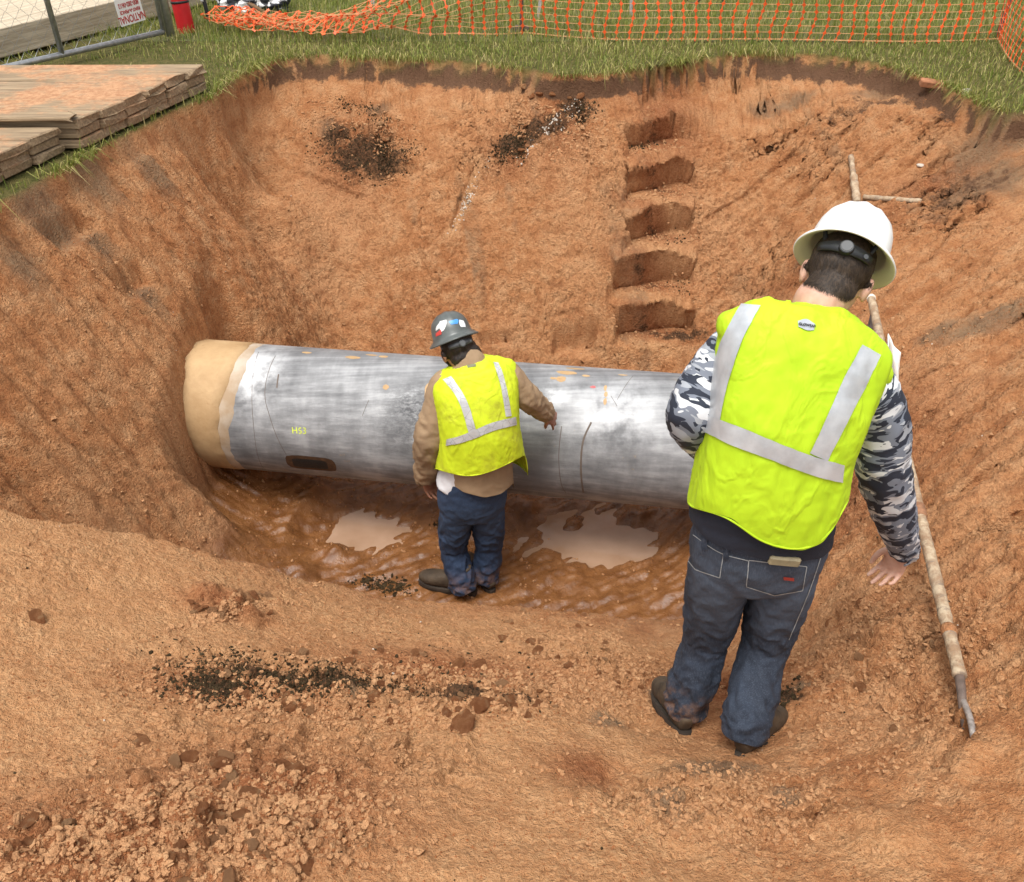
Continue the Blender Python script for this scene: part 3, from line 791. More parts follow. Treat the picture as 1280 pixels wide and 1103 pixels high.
# ------------------------------------------------------------------ timber mats at the rim
def wood(name, a, c, dirt):
    b = NB(name)
    g = b.noise(1, 6, 0.65, b.coord("Object", (3.5, 60, 60))); k = b.noise(2.2, 4, 0.6, b.coord("Object"))
    col = b.mix(b.rng(g, 0.3, 0.7), a, c)
    P = b.geo("Position")
    up = b.new("ShaderNodeSeparateXYZ"); b.put(up.inputs[0], b.geo("Normal"))
    dm = b.math('MULTIPLY', b.rng(up.outputs[2], 0.5, 0.9, 0.18, 1.0), b.rng(b.noise(2.4, 6, 0.7, P), 0.66 - dirt * 0.35, 0.80 - dirt * 0.35))
    col = b.mix(b.math('MULTIPLY', dm, 0.92), col, b.mix(b.rng(b.noise(30, 4, 0.7, P), 0.35, 0.65), (0.34, 0.155, 0.07), (0.50, 0.275, 0.14)))
    b.set(Base_Color=col, Roughness=0.85, Normal=b.bump(b.math('ADD', g, b.math('MULTIPLY', b.noise(90, 3, 0.6, P), b.math('MULTIPLY', dm, 1.2))), 0.7, 0.006))
    return b.m
M_WOOD = wood("weathered_oak", (0.17, 0.115, 0.065), (0.36, 0.26, 0.155), 0.60)
M_PALE = wood("pale_timber", (0.34, 0.275, 0.19), (0.58, 0.49, 0.36), 0.0)

def plank_mesh(L, W, H, seed, rag=0.03, shear=0.0):
    """board along +X with chewed end at x=0"""
    r = np.random.default_rng(seed)
    bm = bmesh.new()
    nx, ny = 5, 3
    rings = []
    for i in range(nx):
        x = -L * i / (nx - 1)
        ring = []
        for (yy, zz) in ((-.5, -.5), (0, -.5), (.5, -.5), (.5, 0), (.5, .5), (0, .5), (-.5, .5), (-.5, 0)):
            dx = (r.uniform(-rag, 0.2 * rag) + shear * yy * W if i == 0 else 0)
            ring.append(bm.verts.new((x + dx, yy * W + r.uniform(-.003, .003), zz * H + r.uniform(-.003, .003))))
        rings.append(ring)
    for a, c in zip(rings[:-1], rings[1:]):
        for k in range(8): bm.faces.new((a[k], a[(k + 1) % 8], c[(k + 1) % 8], c[k]))
    bm.faces.new(rings[0][::-1]); bm.faces.new(rings[-1])
    bmesh.ops.recalc_face_normals(bm, faces=bm.faces)
    bmesh.ops.bevel(bm, geom=[e for e in bm.edges if e.calc_face_angle(0) > 1.0], offset=0.006, segments=1, affect='EDGES')
    me = bpy.data.meshes.new("plank"); bm.to_mesh(me); bm.free(); return me

def timber_mat(label, y0, y1, n, xedge, zt, length, mat, seed, layers=3, lift=0.0, rot=0.0, group=None):
    """mat of planks running along X; right ends follow xedge(y)"""
    e = empty("timber_mat", (xedge((y0 + y1) / 2) - length / 2, (y0 + y1) / 2, 0))
    tag(e, label, "mat", group)
    W = (y1 - y0) / n; H = zt / layers
    r = np.random.default_rng(seed)
    for k in range(layers):
        for i in range(n):
            y = y0 + W * (i + 0.5)
            me = plank_mesh(length, W - 0.008, H - 0.003, seed * 100 + k * 20 + i, 0.022 if k == layers - 1 else 0.012, (xedge(y + W / 2) - xedge(y - W / 2)) / W * 1.0)
            me.materials.append(mat)
            o = link("plank", me, e)
            o.location = (xedge(y) + r.uniform(-.014, .008) - (0.012 if k < layers - 1 else 0), y, lift + H * (k + 0.5) + r.uniform(-.003, .003))
            o.rotation_euler = (r.uniform(-.008, .008), r.uniform(-.004, .004), rot + r.uniform(-.006, .006))
    return e
pA, pB = PZ(258, 80, 0.16), PZ(92, 152, 0.16)
sl_ = (pA[0] - pB[0]) / (pA[1] - pB[1])
timber_mat("dirt covered timber mat reaching to the chain link fence", pB[1] + 0.02, pA[1], 6, lambda y: pB[0] + (y - pB[1]) * sl_, 0.16, 1.75, M_WOOD, 4)
qB = PZ(76, 158, 0.14); qC = PZ(0, 192, 0.14)
sl2 = (qB[0] - qC[0]) / (qB[1] - qC[1])
timber_mat("lower worn timber mat lying at the pit's edge before the larger mat", pB[1] - 1.32, pB[1] - 0.02, 6, lambda y: qB[0] + (y - qB[1]) * sl2, 0.14, 1.75, M_WOOD, 9)
# loose split board lying on the joint of the two mats
me = plank_mesh(0.9, 0.10, 0.022, 77, 0.05); me.materials.append(M_WOOD)
o = tag(link("loose_board", me), "thin split board lying across the joint of two timber mats", "board")
o.location = (pB[0] + 0.0, pB[1] + 0.03, 0.178); o.rotation_euler = (0, 0.0, 0.04)
# pale mat behind the fence
e = empty("timber_mat", (-4.0, 7.6, 0)); tag(e, "clean pale timber mat of long beams behind the chain link fence", "mat")
fA, fB = PZ(0, 36, 0.20), PZ(150, 0, 0.20)
ang = math.atan2(fB[1] - fA[1], fB[0] - fA[0])
nrm = np.array([-math.sin(ang), math.cos(ang), 0])
for i in range(8):
    me = plank_mesh(4.2, 0.185, 0.19, 500 + i, 0.01); me.materials.append(M_PALE)
    o = link("beam", me, e)
    c = fB + np.array([math.cos(ang), math.sin(ang), 0]) * 1.6 + nrm * (0.1 + 0.20 * i)
    o.location = (c[0], c[1], 0.105); o.rotation_euler = (0, 0, ang)

# ------------------------------------------------------------------ chain link fence panel
b = NB("galvanised"); V = b.coord("Object")
b.set(Base_Color=b.ramp(b.noise(30, 4, 0.6, V), [(0.3, (0.34, 0.35, 0.35)), (0.7, (0.55, 0.56, 0.56))]), Metallic=0.75, Roughness=0.45)
M_GALV = b.m
fR, fL = PZ(204, 40, 0.06), PZ(0, 86, 0.06)
fd = (fL - fR); fd[2] = 0; fd /= np.linalg.norm(fd); FLEN, FH_ = 3.0, 1.8
lean = np.array([0.02, -0.03, 1.0]); lean /= np.linalg.norm(lean)
fence = tag(empty("chain_link_fence", fR), "galvanised chain link fence panel with a small sign", "fence")
def fp(s, h): return fR + fd * s + lean * h
tR = 0.021
sP = np.linalg.norm(PZ(80, 69, 0.06) - fR)
MB().tube([fp(0, 0), fp(FLEN, 0)], tR, 12).build("bottom_rail", M_GALV, fence, True)
MB().tube([fp(0, FH_), fp(FLEN, FH_)], tR, 12).build("top_rail", M_GALV, fence, True)
for s in (0.0, sP, FLEN):
    MB().tube([fp(s, 0.0), fp(s, FH_)], tR * (0.95 if s else 0.8), 12).build("upright", M_GALV, fence, True)
m = MB(); D = 0.052; n = int(FLEN / D)
off = np.cross(fd, lean) * 0.006
for i in range(n):
    pts = []
    for k in range(int(FH_ / D) + 1):
        pts.append(fp((i + 0.5 + (0.5 if (k + i) % 2 else -0.5)) * D + D * 0.5, 0.02 + k * D) + off * (1 if (k % 2) else -1) * (1 if i % 2 else -1))
    m.tube(pts, 0.0017, 4, False)
tag(m.build("wire_mesh", M_GALV, fence, True), kind="stuff")
m = MB(); m.tube([fp(-0.06, -0.04), fp(-0.06, 0.5), fp(-0.06, 1.7)], 0.034, 10); m.build("end_post", M_GALV, fence, True)
# sign, hung upside down
sg = PZ(164, 20, 0.22)
sc = fp((sg - fR) @ fd, 0.0); hs = 0.20
sc = fp((sg - fR) @ fd + 0.0, hs)
nr = np.cross(lean, fd); nr /= np.linalg.norm(nr)
if nr[1] > 0: nr = -nr
xax = -fd if (np.cross(-fd, lean) @ nr) > 0 else fd
Ms = Matrix((Vector(xax), Vector(lean), Vector(np.cross(xax, lean)))).transposed()
Ms = Ms @ Matrix.Rotation(math.radians(4), 3, 'Z')
sign = tag(empty("fence_sign", sc + nr * 0.026), "white fence sign with red letters hung upside down", "sign")
SW, SH = 0.215, 0.185
m = MB(); m.box(sc + nr * 0.026, (SW, SH, 0.004), Ms); m.build("board", simple("sign_white", (0.78, 0.77, 0.74), 0.5, 0.05), sign, bevel=0.001)
def text_mesh(s, size, bold=0.0):
    cu = bpy.data.curves.new("t", 'FONT'); cu.body = s; cu.size = size; cu.align_x = 'CENTER'; cu.align_y = 'CENTER'; cu.extrude = 0.0006; cu.offset = bold
    ob = bpy.data.objects.new("t", cu); COL.objects.link(ob)
    dg = bpy.context.evaluated_depsgraph_get(); dg.update()
    me = bpy.data.meshes.new_from_object(ob.evaluated_get(dg)); bpy.data.objects.remove(ob); return me
M_SIGNRED = simple("sign_red", (0.42, 0.03, 0.03), 0.5)
for s, size, y, sx in (("NATIONAL", 0.058, 0.050, 0.80), ("RENT-A-FENCE", 0.026, 0.0, 1.0), ("800-282-0612", 0.036, -0.045, 0.86)):
    me = text_mesh(s, size, 0.0008); me.materials.append(M_SIGNRED)
    o = link("lettering", me, sign); o.matrix_parent_inverse = Matrix.Identity(4)
    R = Ms.to_4x4() @ Matrix.Rotation(math.pi, 4, 'Z') @ Matrix.Diagonal((sx, 1.25, 1, 1))
    o.matrix_local = R @ Matrix.Translation((0, y / 1.25, 0.0035)) 

# ------------------------------------------------------------------ red marker post and hose
rp = PZ(233, 38, 0.0)
post = tag(empty("marker_post", rp), "red plastic marker post with black strap beside the fence", "post")
M_RED = simple("red_plastic", (0.52, 0.012, 0.016), 0.42, 0.12, 10, 0.001)
m = MB(); m.tube([rp + np.array([0.012, 0, -0.25]), rp, rp + np.array([-0.03, 0.03, 0.75]), rp + np.array([-0.055, 0.06, 1.45])], [.068, .068, .067, .067], 24)
m.build("tube", M_RED, post, True)
m = MB(); c0 = rp + np.array([-0.010, 0.009, 0.20]); m.tube([c0, c0 + np.array([-.001, .001, 0.018])], .0705, 24); m.build("strap", simple("strap_black", (0.012, 0.012, 0.012), 0.6), post, True)
m = MB(); c0 = rp + np.array([-0.012, 0.012, 0.30]); vs = []
for k in range(7):
    a = math.radians(-140 + k * 12)
    for z in (-.035, .035): vs.append(c0 + np.array([0.0695 * math.cos(a), 0.0695 * math.sin(a), z]))
m.add(vs, [(2 * k, 2 * k + 2, 2 * k + 3, 2 * k + 1) for k in range(6)]); m.build("sticker", simple("sticker_white", (0.75, 0.75, 0.75), 0.5), post, True)
hp = PZ(258, 24, 0.0)
M_BLK = simple("black_rubber", (0.014, 0.014, 0.015), 0.5, 0.3, 40)
hz = tag(empty("hose", hp), "black hose standing up beside the red post", "hose")
MB().tube(catmull([hp + np.array([0.02, 0, -0.05]), hp + np.array([0.01, 0, 0.12]), hp + np.array([-0.03, 0.02, 0.3]), hp + np.array([-0.14, 0.06, 0.55]), hp + np.array([-0.32, 0.1, 0.62])], 20), 0.016, 10).build("tube", M_BLK, hz, True)
MB().tube([hp + np.array([0.0, 0, 0.135]), hp + np.array([-0.004, 0, 0.16])], 0.0175, 10).build("clip", simple("clip_white", (0.7, 0.7, 0.7), 0.5), hz, True)

# crumpled black and white sheeting
cp = PZ(318, 14, 0.0)
b = NB("camo_sheeting"); V = b.coord("Object")
b.set(Base_Color=b.ramp(b.noise(11, 3, 0.6, V, 0.8), [(0.0, (0.75, 0.75, 0.74)), (0.47, (0.75, 0.75, 0.74)), (0.50, (0.02, 0.022, 0.03)), (1.0, (0.02, 0.022, 0.03))]), Roughness=0.45)
bm = bmesh.new(); bmesh.ops.create_icosphere(bm, subdivisions=5, radius=1.0)
co = np.array([v.co[:] for v in bm.verts])
d = 1 + 0.34 * fbm(co * 2.2, 4, 91) + 0.16 * (0.3 - np.abs(noise3(co * 5, 92)))
co = co * d[:, None] * np.array([0.30, 0.16, 0.15]); co[:, 2] = np.maximum(co[:, 2] + 0.06, -0.03)
for v, q in zip(bm.verts, co): v.co = q
me = bpy.data.meshes.new("crumpled_sheeting"); bm.to_mesh(me); bm.free(); me.materials.append(b.m)
me.polygons.foreach_set("use_smooth", np.full(len(me.polygons), True))
o = tag(link("crumpled_sheeting", me), "crumpled black and white plastic sheeting heaped on the grass", "sheeting"); o.location = tuple(cp)
m = MB(); m.tube([cp + np.array([-0.12, 0.10, 0.16]), cp + np.array([0.35, 0.16, 0.20])], 0.03, 8); tag(m.build("pale_stick", M_PALE, None, True), "pale round stick lying on the crumpled sheeting", "stick")
m = MB(); m.tube([cp + np.array([-0.02, -0.13, 0.10]), cp + np.array([0.17, -0.22, 0.012])], 0.018, 8); tag(m.build("brown_stick", simple("bark", (0.17, 0.10, 0.05), 0.9), None, True), "brown stick propped against the crumpled sheeting", "stick")

# ------------------------------------------------------------------ orange barrier net and its stakes
M_ORANGE = simple("orange_plastic", (0.83, 0.115, 0.02), 0.5, 0.15, 8)
M_ORPALE = simple("faded_orange_strand", (0.80, 0.42, 0.20), 0.55, 0.12, 8)
B0 = [PZ(u, v, 0.01) for u, v in ((262, 36), (300, 42), (350, 46), (400, 49), (470, 50), (540, 49), (600, 46), (651, 41))]
B1 = [PZ(u, v, 0.01) for u, v in ((651, 41), (700, 46), (760, 50), (900, 51), (1080, 50), (1180, 49), (1246, 47))]
B2 = [PZ(1246, 47, 0.01), PZ(1262, 80, 0.01), PZ(1290, 112, 0.01), np.array([3.75, 5.0, 0.0]), np.array([3.9, 4.2, 0.0])]
NETH, ROWS = 1.0, 20
def net_section(P, stand, seed):
    P = np.array(P); seg = np.r_[0, np.cumsum(np.linalg.norm(np.diff(P, axis=0), axis=1))]
    n = int(seg[-1] / 0.098); out = []
    r = np.random.default_rng(int(seed)); S = np.linspace(0, seg[-1], n + 1)
    for i, s in enumerate(S):
        base = np.array([np.interp(s, seg, P[:, k]) for k in range(3)])
        i0 = min(np.searchsorted(seg, s, side='right') - 1, len(P) - 2)
        t = P[i0 + 1] - P[i0]; t /= np.linalg.norm(t); nn = np.array([-t[1], t[0], 0])
        st = stand(s / seg[-1]); col = []
        for k in range(ROWS + 1):
            h = NETH * k / ROWS
            wob = 0.02 * math.sin(s * 3 + k * 0.3 + seed)
            if st > 0.97:
                q = base + np.array([0, 0, h]) + nn * (wob + 0.05 * math.sin(s * 1.3)) + t * 0.012 * math.sin(k * 0.9 + s * 5)
            else:   # slumped: the height folds back and forth close to the ground
                lie = 1 - st
                fold = 0.13 * math.sin(h * 17 + 0.8 * math.sin(s * 4 + seed)) + 0.07 * math.sin(s * 7 + h * 9)
                q = base + np.array([0, 0, h * st + lie * (0.03 + 0.045 * (1 + math.sin(h * 23 + s * 9)) )]) + nn * (lie * (0.12 + fold) + wob) + t * lie * 0.05 * math.sin(h * 12 + s * 6)
            col.append(q)
        out.append(col)
    return np.array(out)
secs = [net_section(B0, lambda a: 0.02 + 0.98 * float(sstep(0.22, 1.0, np.array(a))) ** 1.7, 1.0), net_section(B1, lambda a: 1.0, 2.0), net_section(B2, lambda a: 1.0, 3.0)]
for si, (G, lab) in enumerate(zip(secs, ("orange barrier net slumped down onto the grass beside the sheeting", "orange barrier net standing along the pit's far edge between two stakes",
                                         "orange barrier net leaning outward at the corner of the pit"))):
    net = tag(empty("barrier_net", G[0, 0]), lab, "net")
    kn, st = MB(), MB()
    n = len(G)
    for i in range(n):
        for k in range(ROWS + 1):
            p = G[i, k]; t = G[min(i + 1, n - 1), k] - G[max(i - 1, 0), k]; t = t / (np.linalg.norm(t) + 1e-9)
            up = G[i, min(k + 1, ROWS)] - G[i, max(k - 1, 0)]; up = up / (np.linalg.norm(up) + 1e-9)
            w, hh = 0.016, 0.0185; d = np.cross(t, up) * 0.0015
            q = [p - t * w, p - up * hh, p + t * w, p + up * hh]
            kn.add([a - d for a in q] + [a + d for a in q], [(0, 1, 2, 3), (7, 6, 5, 4), (0, 4, 5, 1), (1, 5, 6, 2), (2, 6, 7, 3), (3, 7, 4, 0)])
            if k < ROWS: kn.tube([p, G[i, k + 1]], 0.0042, 3, False)
            if i < n - 1: st.tube([p, G[i + 1, k]], 0.0022 if 0 < k < ROWS else 0.0050, 3, False)
    tag(kn.build("knot_columns", M_ORANGE, net), kind="stuff"); tag(st.build("strands", M_ORPALE, net), kind="stuff")

M_STAKE = simple("grey_stake", (0.13, 0.10, 0.085), 0.7, 0.3, 25, 0.002)
M_STAKEP = simple("weathered_stake", (0.36, 0.34, 0.32), 0.8, 0.25, 25, 0.002)
def stake(u, v, dx, dy, h, r, lab, mat, base=False):
    p = PZ(u, v, 0.0)
    e = tag(empty("stake", p), lab, "stake")
    m = MB(); m.box(p + np.array([dx * h / 2, dy * h / 2, h / 2 - 0.1]), (r * 2, r * 1.2, h + 0.2), Matrix.Rotation(math.atan(dx), 3, 'Y') @ Matrix.Rotation(-math.atan(dy), 3, 'X')); m.build("shaft", mat, e, bevel=0.002)
    if base:
        for s in (-1, 1):
            m = MB(); m.box(p + np.array([s * 0.035, -0.01, 0.028]), (0.05, 0.02, 0.05), Matrix.Rotation(s * 0.4, 3, 'Y')); m.build("foot_plate", mat, e, bevel=0.003)
stake(651, 41, 0.02, 0.0, 1.2, 0.012, "dark steel stake with spade foot plates holding the orange net", M_STAKE, True)
stake(1246, 46, 0.05, 0.02, 1.2, 0.014, "dark bent stake at the corner of the orange net", M_STAKE)
stake(466, 9, 0.0, 0.1, 0.8, 0.016, "weathered grey stake standing alone in the grass", M_STAKEP)
stake(671, 22, 0.12, 0.05, 0.8, 0.013, "leaning weathered stake behind the net near the spade footed stake", M_STAKEP)
stake(789, 18, -0.03, 0.05, 0.8, 0.013, "upright weathered stake behind the standing net", M_STAKEP)
cb = PZ(866, 6, 0.0)
kb = tag(empty("cable_loop", cb), "black cable hanging in a loop behind the orange net", "cable")
MB().tube(catmull([cb + np.array(q) for q in ((-0.08, 0, 0.3), (-0.07, 0, 0.1), (-0.03, -0.02, 0.02), (0.05, -0.02, 0.04), (0.08, 0, 0.16), (0.18, 0.02, 0.30), (0.24, 0, 0.12), (0.27, -0.02, 0.01))], 40), 0.008, 8).build("cord", M_BLK, kb, True)
# thin dark wire on the grass behind the net
# ------------------------------------------------------------------ handrail poles lying up the right side
b = NB("muddy_pole"); V = b.coord("Object")
rg = b.noise(1, 4, 0.7, b.coord("Object", (14, 34, 14)))
c = b.mix(b.rng(b.noise(16, 5, 0.7, V), 0.35, 0.62), (0.47, 0.37, 0.25), (0.28, 0.175, 0.10))
c = b.mix(b.rng(rg, 0.52, 0.66), c, (0.23, 0.17, 0.12))
b.set(Base_Color=c, Roughness=0.8, Normal=b.bump(b.math('ADD', b.noise(50, 4, 0.7, V), rg), 0.8, 0.008))
M_POLE = b.m
pa, pc = PT(1200, 846, 2.66), PT(1089, 373, 4.72)
pm = PT(1149, 640, 3.28)
def pole_geo(name, A, Bp, r, parent, n=60, lump=0.12, seed=0, sag=0.0):
    pts, rad = [], []
    for k in range(n + 1):
        f = k / n; p = A + (Bp - A) * f - np.array([0, 0, sag * 4 * f * (1 - f)])
        pts.append(p); rad.append(r * (1 + lump * float(noise3(np.array([k * 0.55, seed, 0.3]), 3)) + 0.02 * math.sin(k * 2.1)))
    m = MB(); m.tube(pts, rad, 14); return m.build(name, M_POLE, parent, True)
pole = tag(empty("handrail_pole", pa), "long mud caked handrail pole slanting past the white hatted worker's hand", "pole")
pole_geo("lower_tube", pa, pm, 0.0205, pole, 60, 0.12, 1)
pole_geo("upper_tube", pm, pc, 0.0205, pole, 60, 0.09, 2)
ax = (pm - pa) / np.linalg.norm(pm - pa)
m = MB(); m.tube([pm - ax * 0.035, pm - ax * 0.03, pm + ax * 0.03, pm + ax * 0.035], [.021, .0245, .0245, .021], 14); m.build("coupling", simple("rust_coupling", (0.25, 0.12, 0.06), 0.8, 0.4, 30, 0.003), pole, True)
p2 = pa + (pm - pa) * 0.235
m = MB(); m.tube([p2 - ax * 0.02, p2, p2 + ax * 0.02], [.021, .0255, .022], 14); m.build("mud_collar", M_CLOD, pole, True)
m = MB(); axc = (pc - pm) / np.linalg.norm(pc - pm); m.tube([pc - axc * 0.012, pc + axc * 0.008], .023, 16); m.build("end_ring", simple("pale_end", (0.72, 0.66, 0.55), 0.7, 0.2, 40), pole, True)
gs = hit(1200, 858)
m = MB(); m.tube([pa + (pm - pa) * 0.01, pa - ax * 0.16 + np.array([0, 0, -0.05])], [0.015, 0.011], 10); m.build("rod_core", simple("dark_rod", (0.14, 0.10, 0.08), 0.6, 0.4, 30, 0.002), pole, True)
for f in (0.97, 0.55):
    c_ = pm + (pc - pm) * f
    zg = float(ground_z(np.array(c_[0]), np.array(c_[1]))) - 0.15
    m = MB(); m.tube([c_ + np.array([0.02, 0, -0.02]), np.array([c_[0] + 0.04, c_[1], zg])], 0.016, 8); m.build("prop", M_STAKE, pole, True)
# bent rod end in the ground
q0, q1 = hit(1203, 882), hit(1216, 922)
m = MB(); m.tube(catmull([q0 + np.array([0, 0.01, 0.015]), (q0 + q1) / 2 + np.array([0, 0, 0.02]), q1 + np.array([0, 0, 0.006]), q1 + np.array([0.005, -0.02, -0.02])], 12), [0.010] * 12, 8)
tag(m.build("metal_rod", simple("shiny_rod", (0.35, 0.31, 0.28), 0.4, 0.5, 60, 0.002, 0.4), None, True), "short muddy metal rod stuck in the clay below the handrail pole", "rod")
# short poles at the head of the slope
a0, a1 = hit(1062, 203) + np.array([0, 0, 0.04]), hit(1069, 262) + np.array([0, 0, 0.05])
e = tag(empty("short_pole", a0), "short pale pole standing on the slope above the white hard hat", "pole")
am = a0 * 0.55 + a1 * 0.45
pole_geo("upper_tube", a0, am, 0.018, e, 14, 0.2, 5); pole_geo("lower_tube", am, a1, 0.026, e, 14, 0.14, 6)
c0, c1 = hit(1078, 252) + np.array([0, 0, 0.03]), hit(1152, 252) + np.array([0, 0, 0.0])
e = tag(empty("cross_pole", c0), "thin pale pole lying level in the clay beside the short pole", "pole")
pole_geo("tube", c0, c1, 0.0165, e, 30, 0.15, 7)
# white rag behind the pole
b = NB("white_rag"); b.set(Base_Color=b.ramp(b.noise(9, 4, 0.6, b.coord("Object")), [(0.35, (0.80, 0.78, 0.75)), (0.72, (0.55, 0.48, 0.40))]), Roughness=0.8)
rc = PT(1111, 436, 4.15)
gxx, gyy = np.meshgrid(np.linspace(-1, 1, 26), np.linspace(0, 1, 30))
rv = []
for a, t in zip(gxx.ravel(), gyy.ravel()):
    w = 0.072 * (1 - 0.35 * t)
    fold = 0.035 * math.sin(a * 4 + t * 3) + 0.02 * math.sin(a * 9 - t * 5)
    rv.append(rc + np.array([a * w + 0.05 * t, 0.035 + fold - 0.10 * t, 0.03 - 0.07 * abs(a) ** 1.5 - 0.42 * t + 0.012 * math.sin(7 * a + 9 * t)]))
ri = np.arange(26 * 30).reshape(30, 26)
me = mesh_from("rag", rv, np.stack([ri[:-1, :-1], ri[:-1, 1:], ri[1:, 1:], ri[1:, :-1]], -1).reshape(-1, 4), True, [b.m])
o = tag(link("rag", me), "white rag hung over the handrail pole behind the near worker's shoulder", "rag")
md = o.modifiers.new("thick", 'SOLIDIFY'); md.thickness = 0.004
# ------------------------------------------------------------------ people
def unit(v): v = np.asarray(v, float); return v / (np.linalg.norm(v) + 1e-12)

def loft(path, rx, ry, side, n=28, k=40, power=2.0, cap=True):
    """elliptical tube through path; rx along side, ry across; returns verts, faces, (s, theta) per vertex"""
    C = catmull(path, k); RX = catmull(rx, k)[:, 0]; RY = catmull(ry, k)[:, 0]
    side = np.asarray(side, float)
    if side.ndim == 1: side = np.repeat(side[None], len(path), 0)
    SD_ = catmull(side, k)
    V, st = [], []
    for i in range(k):
        t = unit(C[min(i + 1, k - 1)] - C[max(i - 1, 0)])
        x = unit(SD_[i] - (SD_[i] @ t) * t); y = np.cross(t, x)
        for j in range(n):
            a = 2 * math.pi * j / n; ca, sa = math.cos(a), math.sin(a)
            q = (abs(ca) ** power + abs(sa) ** power) ** (-1 / power)
            V.append(C[i] + x * RX[i] * ca * q + y * RY[i] * sa * q); st.append((i / (k - 1), a))
    F = [(i * n + j, i * n + (j + 1) % n, (i + 1) * n + (j + 1) % n, (i + 1) * n + j) for i in range(k - 1) for j in range(n)]
    if cap:
        F.append(tuple(range(n - 1, -1, -1))); F.append(tuple(range((k - 1) * n, k * n)))
    return np.array(V), F, np.array(st)

def ellipsoid(c, axes, r, n=14):
    bm = bmesh.new(); bmesh.ops.create_uvsphere(bm, u_segments=n * 2, v_segments=n, radius=1.0)
    co = np.array([v.co[:] for v in bm.verts]) * np.array(r); f = [tuple(v.index for v in q.verts) for q in bm.faces]; bm.free()
    return np.asarray(c) + co @ np.array(axes), f

class Solid:
    def __init__(s): s.v, s.f, s.n = [], [], 0
    def add(s, v, f):
        s.v.append(np.asarray(v)); s.f += [tuple(i + s.n for i in q) for q in f]; s.n += len(v); return s
    def tube(s, pts, rad, n=14, k=None):
        P = catmull(pts, k or 6 * len(pts)); R = catmull(rad, len(P))[:, 0]
        # round both ends
        d0, d1 = unit(P[0] - P[1]), unit(P[-1] - P[-2])
        P = np.vstack([P[0] + d0 * R[0] * .85, P[0] + d0 * R[0] * .5, P, P[-1] + d1 * R[-1] * .5, P[-1] + d1 * R[-1] * .85])
        R = np.r_[R[0] * .5, R[0] * .86, R, R[-1] * .86, R[-1] * .5]
        v, f = tube_geo(P, list(R), n); return s.add(np.array(v), f)
    def remesh(s, voxel, smooth=4):
        me = mesh_from("tmp", np.vstack(s.v), s.f)
        o = bpy.data.objects.new("tmp", me); COL.objects.link(o)
        m = o.modifiers.new("r", 'REMESH'); m.mode = 'VOXEL'; m.voxel_size = voxel
        if smooth:
            q = o.modifiers.new("s", 'SMOOTH'); q.factor = 0.5; q.iterations = smooth
        dg = bpy.context.evaluated_depsgraph_get(); dg.update()
        r = bpy.data.meshes.new_from_object(o.evaluated_get(dg)); bpy.data.objects.remove(o); bpy.data.meshes.remove(me)
        return r

def verts(me):
    a = np.empty(len(me.vertices) * 3); me.vertices.foreach_get("co", a); return a.reshape(-1, 3)
def normals(me):
    a = np.empty(len(me.vertices) * 3); me.vertices.foreach_get("normal", a); return a.reshape(-1, 3)
def set_verts(me, v): me.vertices.foreach_set("co", v.ravel()); me.update()
def shade(me, mat):
    me.materials.clear(); me.materials.append(mat); me.polygons.foreach_set("use_smooth", np.full(len(me.polygons), True)); me.update(); return me

def limb_param(P, line):
    """nearest point on polyline: (arc length, radial unit vector)"""
    best = np.full(len(P), 1e9); S = np.zeros(len(P)); Rv = np.zeros_like(P); acc = 0
    for a, b_ in zip(line[:-1], line[1:]):
        e = b_ - a; L = np.linalg.norm(e); t = np.clip(((P - a) @ e) / (e @ e), 0, 1)
        q = P - (a + t[:, None] * e); d = np.linalg.norm(q, axis=1); m = d < best
        best[m] = d[m]; S[m] = acc + t[m] * L; Rv[m] = q[m] / (d[m][:, None] + 1e-9); acc += L
    return S, Rv, acc, best

def limb_folds(P, N, line, amp, freq, seed, profile):
    """cloth folds running round a limb, strongest where profile says"""
    S, Rv, L, _ = limb_param(P, line)
    A = np.interp(S / L, *zip(*profile))
    tw = 0.35 * noise3(np.c_[Rv * 1.1, S[:, None] * 2.0][:, [0, 1, 2]] + seed, seed)
    n1 = noise3(np.c_[Rv[:, 0] * 1.3, Rv[:, 1] * 1.3 + Rv[:, 2] * 1.3, S * freq + tw * 2.2] + seed * 7.1, seed + 1)
    n2 = noise3(np.c_[Rv[:, 0] * 2.6, Rv[:, 1] * 2.6 + Rv[:, 2] * 2.6, S * freq * 2.1 + tw * 3] + seed * 3.3, seed + 2)
    f = (0.55 - np.abs(n1)) * 1.2 + 0.45 * (0.4 - np.abs(n2))
    return P + N * (amp * A * f)[:, None]

def crumple(P, N, amp, scale, seed, stretch=(1, 1, 1)):
    q = P * np.array(stretch) * scale
    f = 0.5 - np.abs(fbm(q, 3, seed)) * 1.6
    return P + N * (amp * f)[:, None]

